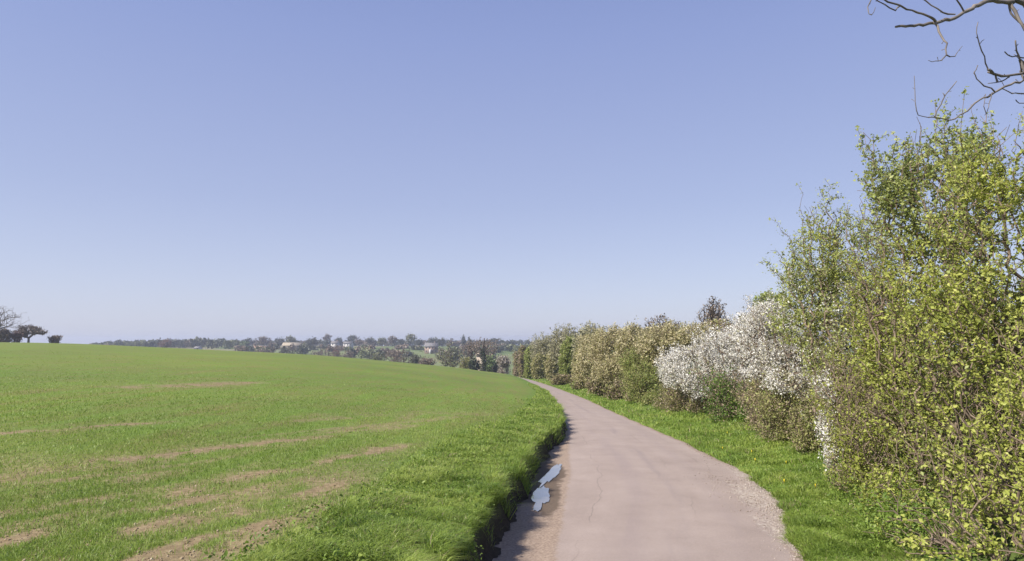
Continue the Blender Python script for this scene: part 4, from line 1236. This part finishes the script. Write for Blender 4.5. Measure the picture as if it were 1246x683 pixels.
house('gabled_house', 'pale brick house with a small bright white gable on the far hillside', 'house', 525, 640, 421.5, 417.5, 15, 'wall_brick', 'roof_grey', gable=(-.1, .14, .5), windows=4)
house('farm_building', 'cream-roofed farm building among the ridge trees', 'farm building', 356, 690, 420.5, 417.2, 22, 'wall_cream', 'roof_tan', windows=4, chimney=False)
house('farm_building', 'long brown-roofed barn with a pale end, left of the cream-roofed farm', 'farm building', 318, 700, 424, 421.2, 18, 'wall_cream', 'roof_brown', windows=0, chimney=False)
house('white_house', 'small white cottage at the foot of the distant wood', 'house', 241, 690, 424, 421.8, 6, 'wall_white', 'roof_grey', windows=2, chimney=False)
house('long_white_building', 'long low building with a white wall below the mushroom-shaped skyline tree', 'building', 424, 700, 417.6, 416.0, 10, 'wall_white', 'roof_grey', windows=3, chimney=False)
house('pale_house', 'pale house half hidden behind trees below the two round-headed skyline trees', 'house', 408, 720, 417.5, 415.4, 8, 'wall_white', 'roof_grey', windows=2)
house('cream_barn', 'cream barn showing behind the ivy-clad trunk in the valley', 'farm building', 588, 330, 432, 429.5, 16, 'wall_cream', 'roof_tan', windows=0, chimney=False)


# ------------------------------------------------------------------ overhanging bare tree, top right
def bpath(pts, d0, d1):
    """(X, Y) in an enlargement of the photo's top right corner"""
    out = []
    for q, (a, b) in enumerate(pts):
        t_ = q / max(1, len(pts) - 1)
        out.append(place(1030 + a / 4.27, b / 4.27, d0 + (d1 - d0) * t_))
    return out


r = np.random.default_rng(5001)
TX, TY = 10.2, 9.6
tz = float(ground_z(TX, TY))
o = np.array([TX, TY, tz])
bt = thing('bare_tree', o, 'bare grey tree whose crooked leafless branches hang in from the top right corner', 'tree')


def limb(pts, ra, rb, name='branch', parent=bt, jit=.007, wood='wood_grey', k=7, step=.07):
    pp = refine(pts, step, jit, r)
    rad = np.linspace(ra, rb, len(pp)) * (1 + r.normal(0, .07, len(pp)))
    v, q, t_ = path_tube(pp, rad, k)
    Vs, Qs, Ts, n0 = [v], [q], [t_], len(v)
    if ra < .06:                                   # short spurs ending in buds
        for i_ in range(2, len(pp) - 1):
            if r.uniform() < .30:
                ax = pp[i_] - pp[i_ - 1]; ax /= np.linalg.norm(ax)
                sd_ = np.cross(ax, r.normal(0, 1, 3)); sd_ /= np.linalg.norm(sd_)
                ln = r.uniform(.015, .075); rr = min(.004, rad[i_] * .6)
                e_ = pp[i_] + (sd_ * .8 + ax * .5 + np.array([0, 0, .25])) * ln
                sv, sq, st_ = path_tube([pp[i_], (pp[i_] * .4 + e_ * .6), e_ - (e_ - pp[i_]) * .12, e_], [rr, rr * .8, rr * 1.5, rr * .6], 5)
                Vs.append(sv); Qs.append(sq + n0); Ts.append(st_ + n0); n0 += len(sv)
    return mesh_obj(name, np.concatenate(Vs) - o, [np.concatenate(Qs), np.concatenate(Ts)], MAT[wood], parent, smooth=True)


limb([o + np.array([0, 0, -.3]), o + np.array([.05, .05, 2.0]), o + np.array([-.2, -.1, 4.5]), o + np.array([.1, -.2, 7.5]), o + np.array([.3, -.1, 9.5])], .24, .09, 'trunk', jit=.02, step=.4, k=10)
A = bpath([(922, 20), (860, 12), (740, 5), (650, 45), (560, 95), (470, 115), (380, 132), (255, 140)], 8.6, 7.9)
fork = o + np.array([-.05, -.15, 5.4])
limb([fork, fork + np.array([-1.0, -.3, .75])] + A, .075, .014)
limb(bpath([(462, 112), (440, 95), (370, 65), (280, 35), (190, 0), (120, -40)], 8.05, 7.7), .016, .008)
limb(bpath([(275, 33), (255, 52), (190, 25), (150, 0), (110, -25)], 7.9, 7.7), .010, .005)
limb(bpath([(455, 115), (490, 185), (515, 230), (520, 287)], 8.05, 7.8), .015, .009)
limb(bpath([(520, 285), (495, 312), (460, 318), (425, 314)], 7.8, 7.7), .008, .003)
limb(bpath([(520, 287), (545, 296), (575, 280), (602, 240)], 7.8, 7.9), .008, .003)
limb(bpath([(565, 75), (500, 65), (440, 25), (390, -10)], 8.1, 8.0), .011, .007)
limb(bpath([(610, 60), (590, 20), (560, -20)], 8.2, 8.1), .012, .007)
limb(bpath([(150, -20), (118, 10), (110, 60), (126, 76), (150, 40)], 7.8, 7.7), .007, .004)
limb(bpath([(852, 5), (870, 60), (915, 130), (960, 200)], 8.5, 8.4), .022, .014)
limb(bpath([(845, 15), (855, 70), (890, 110), (930, 130)], 8.5, 8.5), .014, .010)
Bp = bpath([(960, 405), (922, 415), (850, 440), (770, 480), (690, 525), (610, 585), (540, 622), (470, 610), (425, 610)], 8.9, 8.6)
fork2 = o + np.array([-.15, -.1, 3.9])
limb([fork2, fork2 + np.array([-1.0, -.3, .75])] + Bp, .040, .007)
limb(bpath([(770, 478), (720, 445), (675, 412), (668, 380), (682, 340)], 8.7, 8.6), .010, .005)
limb(bpath([(757, 482), (735, 560), (718, 600)], 8.7, 8.6), .007, .003)
limb(bpath([(460, 605), (490, 545), (510, 500), (572, 423)], 8.6, 8.6), .009, .005)
limb(bpath([(510, 502), (500, 483)], 8.6, 8.6), .007, .004)
limb(bpath([(430, 612), (375, 600), (357, 530), (352, 395)], 8.6, 8.5), .006, .004)
C_ = bpath([(975, 372), (922, 380), (830, 395), (765, 380), (735, 362)], 8.8, 8.5)
limb([fork2 + np.array([-.5, -.1, .55])] + C_, .028, .016)
limb(bpath([(845, 398), (790, 428), (735, 434)], 8.7, 8.6), .010, .005)
limb(bpath([(785, 425), (770, 390), (735, 375)], 8.6, 8.6), .012, .012)
limb(bpath([(910, 378), (900, 320), (888, 265), (878, 212)], 8.8, 8.6), .012, .009)
limb(bpath([(930, 302), (885, 298), (850, 288), (822, 270)], 8.8, 8.6), .010, .008)
limb(bpath([(738, 365), (712, 295), (690, 235), (675, 170), (684, 115)], 8.5, 8.4), .009, .005)
limb(bpath([(690, 232), (716, 205)], 8.5, 8.4), .005, .003)
limb(bpath([(810, 462), (860, 485), (940, 492)], 8.7, 8.9), .006, .010, wood='wood_pale')
limb(bpath([(880, 520), (905, 535), (960, 540)], 8.7, 8.8), .006, .008)

# ------------------------------------------------------------------ air
HAZE = True
if HAZE:
    v, f = box(-3300, 3350, -80, 4100, -60, 24)
    hz, nt, N, L = mat('thin_haze')
    out = N.new('ShaderNodeOutputMaterial'); pv = N.new('ShaderNodeVolumePrincipled')
    pv.inputs['Color'].default_value = (.78, .84, 1.0, 1); pv.inputs['Density'].default_value = .0003; pv.inputs['Anisotropy'].default_value = .2
    L.new(pv.outputs[0], out.inputs['Volume'])
    tag(mesh_obj('haze', v, [f], hz), 'thin spring haze lying over the fields and the far hillside', 'haze', kind='stuff')

SKYV = 6.0
# ------------------------------------------------------------------ light
SUN = np.array([-.87, -.49, 0]); EL = math.radians(44)
SUN = SUN / np.linalg.norm(SUN) * math.cos(EL); SUN[2] = math.sin(EL)
w = bpy.data.worlds.new('World'); scene.world = w; w.use_nodes = True
N = w.node_tree.nodes; L = w.node_tree.links; bg = N['Background']
sk = N.new('ShaderNodeTexSky'); sk.sky_type = 'NISHITA'; sk.sun_disc = False
sk.sun_elevation = EL; sk.sun_rotation = math.atan2(SUN[0], SUN[1])
sk.altitude = 60; sk.air_density = 1.0; sk.dust_density = .8; sk.ozone_density = 3.0
# the clear spring sky: the physical sky blended with a milky lavender veil that thickens to the horizon
tc = N.new('ShaderNodeTexCoord'); sp = N.new('ShaderNodeSeparateXYZ'); L.new(tc.outputs['Generated'], sp.inputs[0])
veil = ramp(N, [(0, (.52, .54, .68)), (.06, (.49, .515, .68)), (.20, (.375, .415, .625)), (.42, (.27, .325, .59)), (.62, (.17, .23, .50)), (1, (.12, .18, .44))])
L.new(sp.outputs[2], veil.inputs[0])
sc_ = N.new('ShaderNodeVectorMath'); sc_.operation = 'SCALE'; sc_.inputs['Scale'].default_value = SKYV; L.new(veil.outputs[0], sc_.inputs[0])
mx = N.new('ShaderNodeMix'); mx.data_type = 'RGBA'; mx.inputs[0].default_value = .80
L.new(sk.outputs[0], mx.inputs[6]); L.new(sc_.outputs[0], mx.inputs[7])
L.new(mx.outputs[2], bg.inputs[0]); bg.inputs[1].default_value = .11
sd = bpy.data.lights.new('sun', 'SUN'); sd.energy = 4.3; sd.angle = math.radians(.53); sd.color = (1, .94, .84)
so = bpy.data.objects.new('sun', sd); COL.objects.link(so)
from mathutils import Vector
so.rotation_euler = Vector(tuple(-SUN)).to_track_quat('-Z', 'Y').to_euler()

# ------------------------------------------------------------------ camera
cd = bpy.data.cameras.new('camera'); co = bpy.data.objects.new('camera', cd); COL.objects.link(co)
cd.sensor_width = 36; cd.lens = 36 * FPX / W0; cd.clip_end = 9000; cd.clip_start = .1
co.location = (0, 0, CAM_H); co.rotation_euler = (math.pi / 2 + PITCH, 0, 0)
scene.camera = co

vs = scene.view_settings
vs.view_transform = 'Standard'; vs.look = 'None'; vs.exposure = .78; vs.gamma = 1; vs.use_curve_mapping = False
scene.cycles.max_bounces = 6; scene.cycles.diffuse_bounces = 3; scene.cycles.transmission_bounces = 4; scene.cycles.volume_bounces = 0
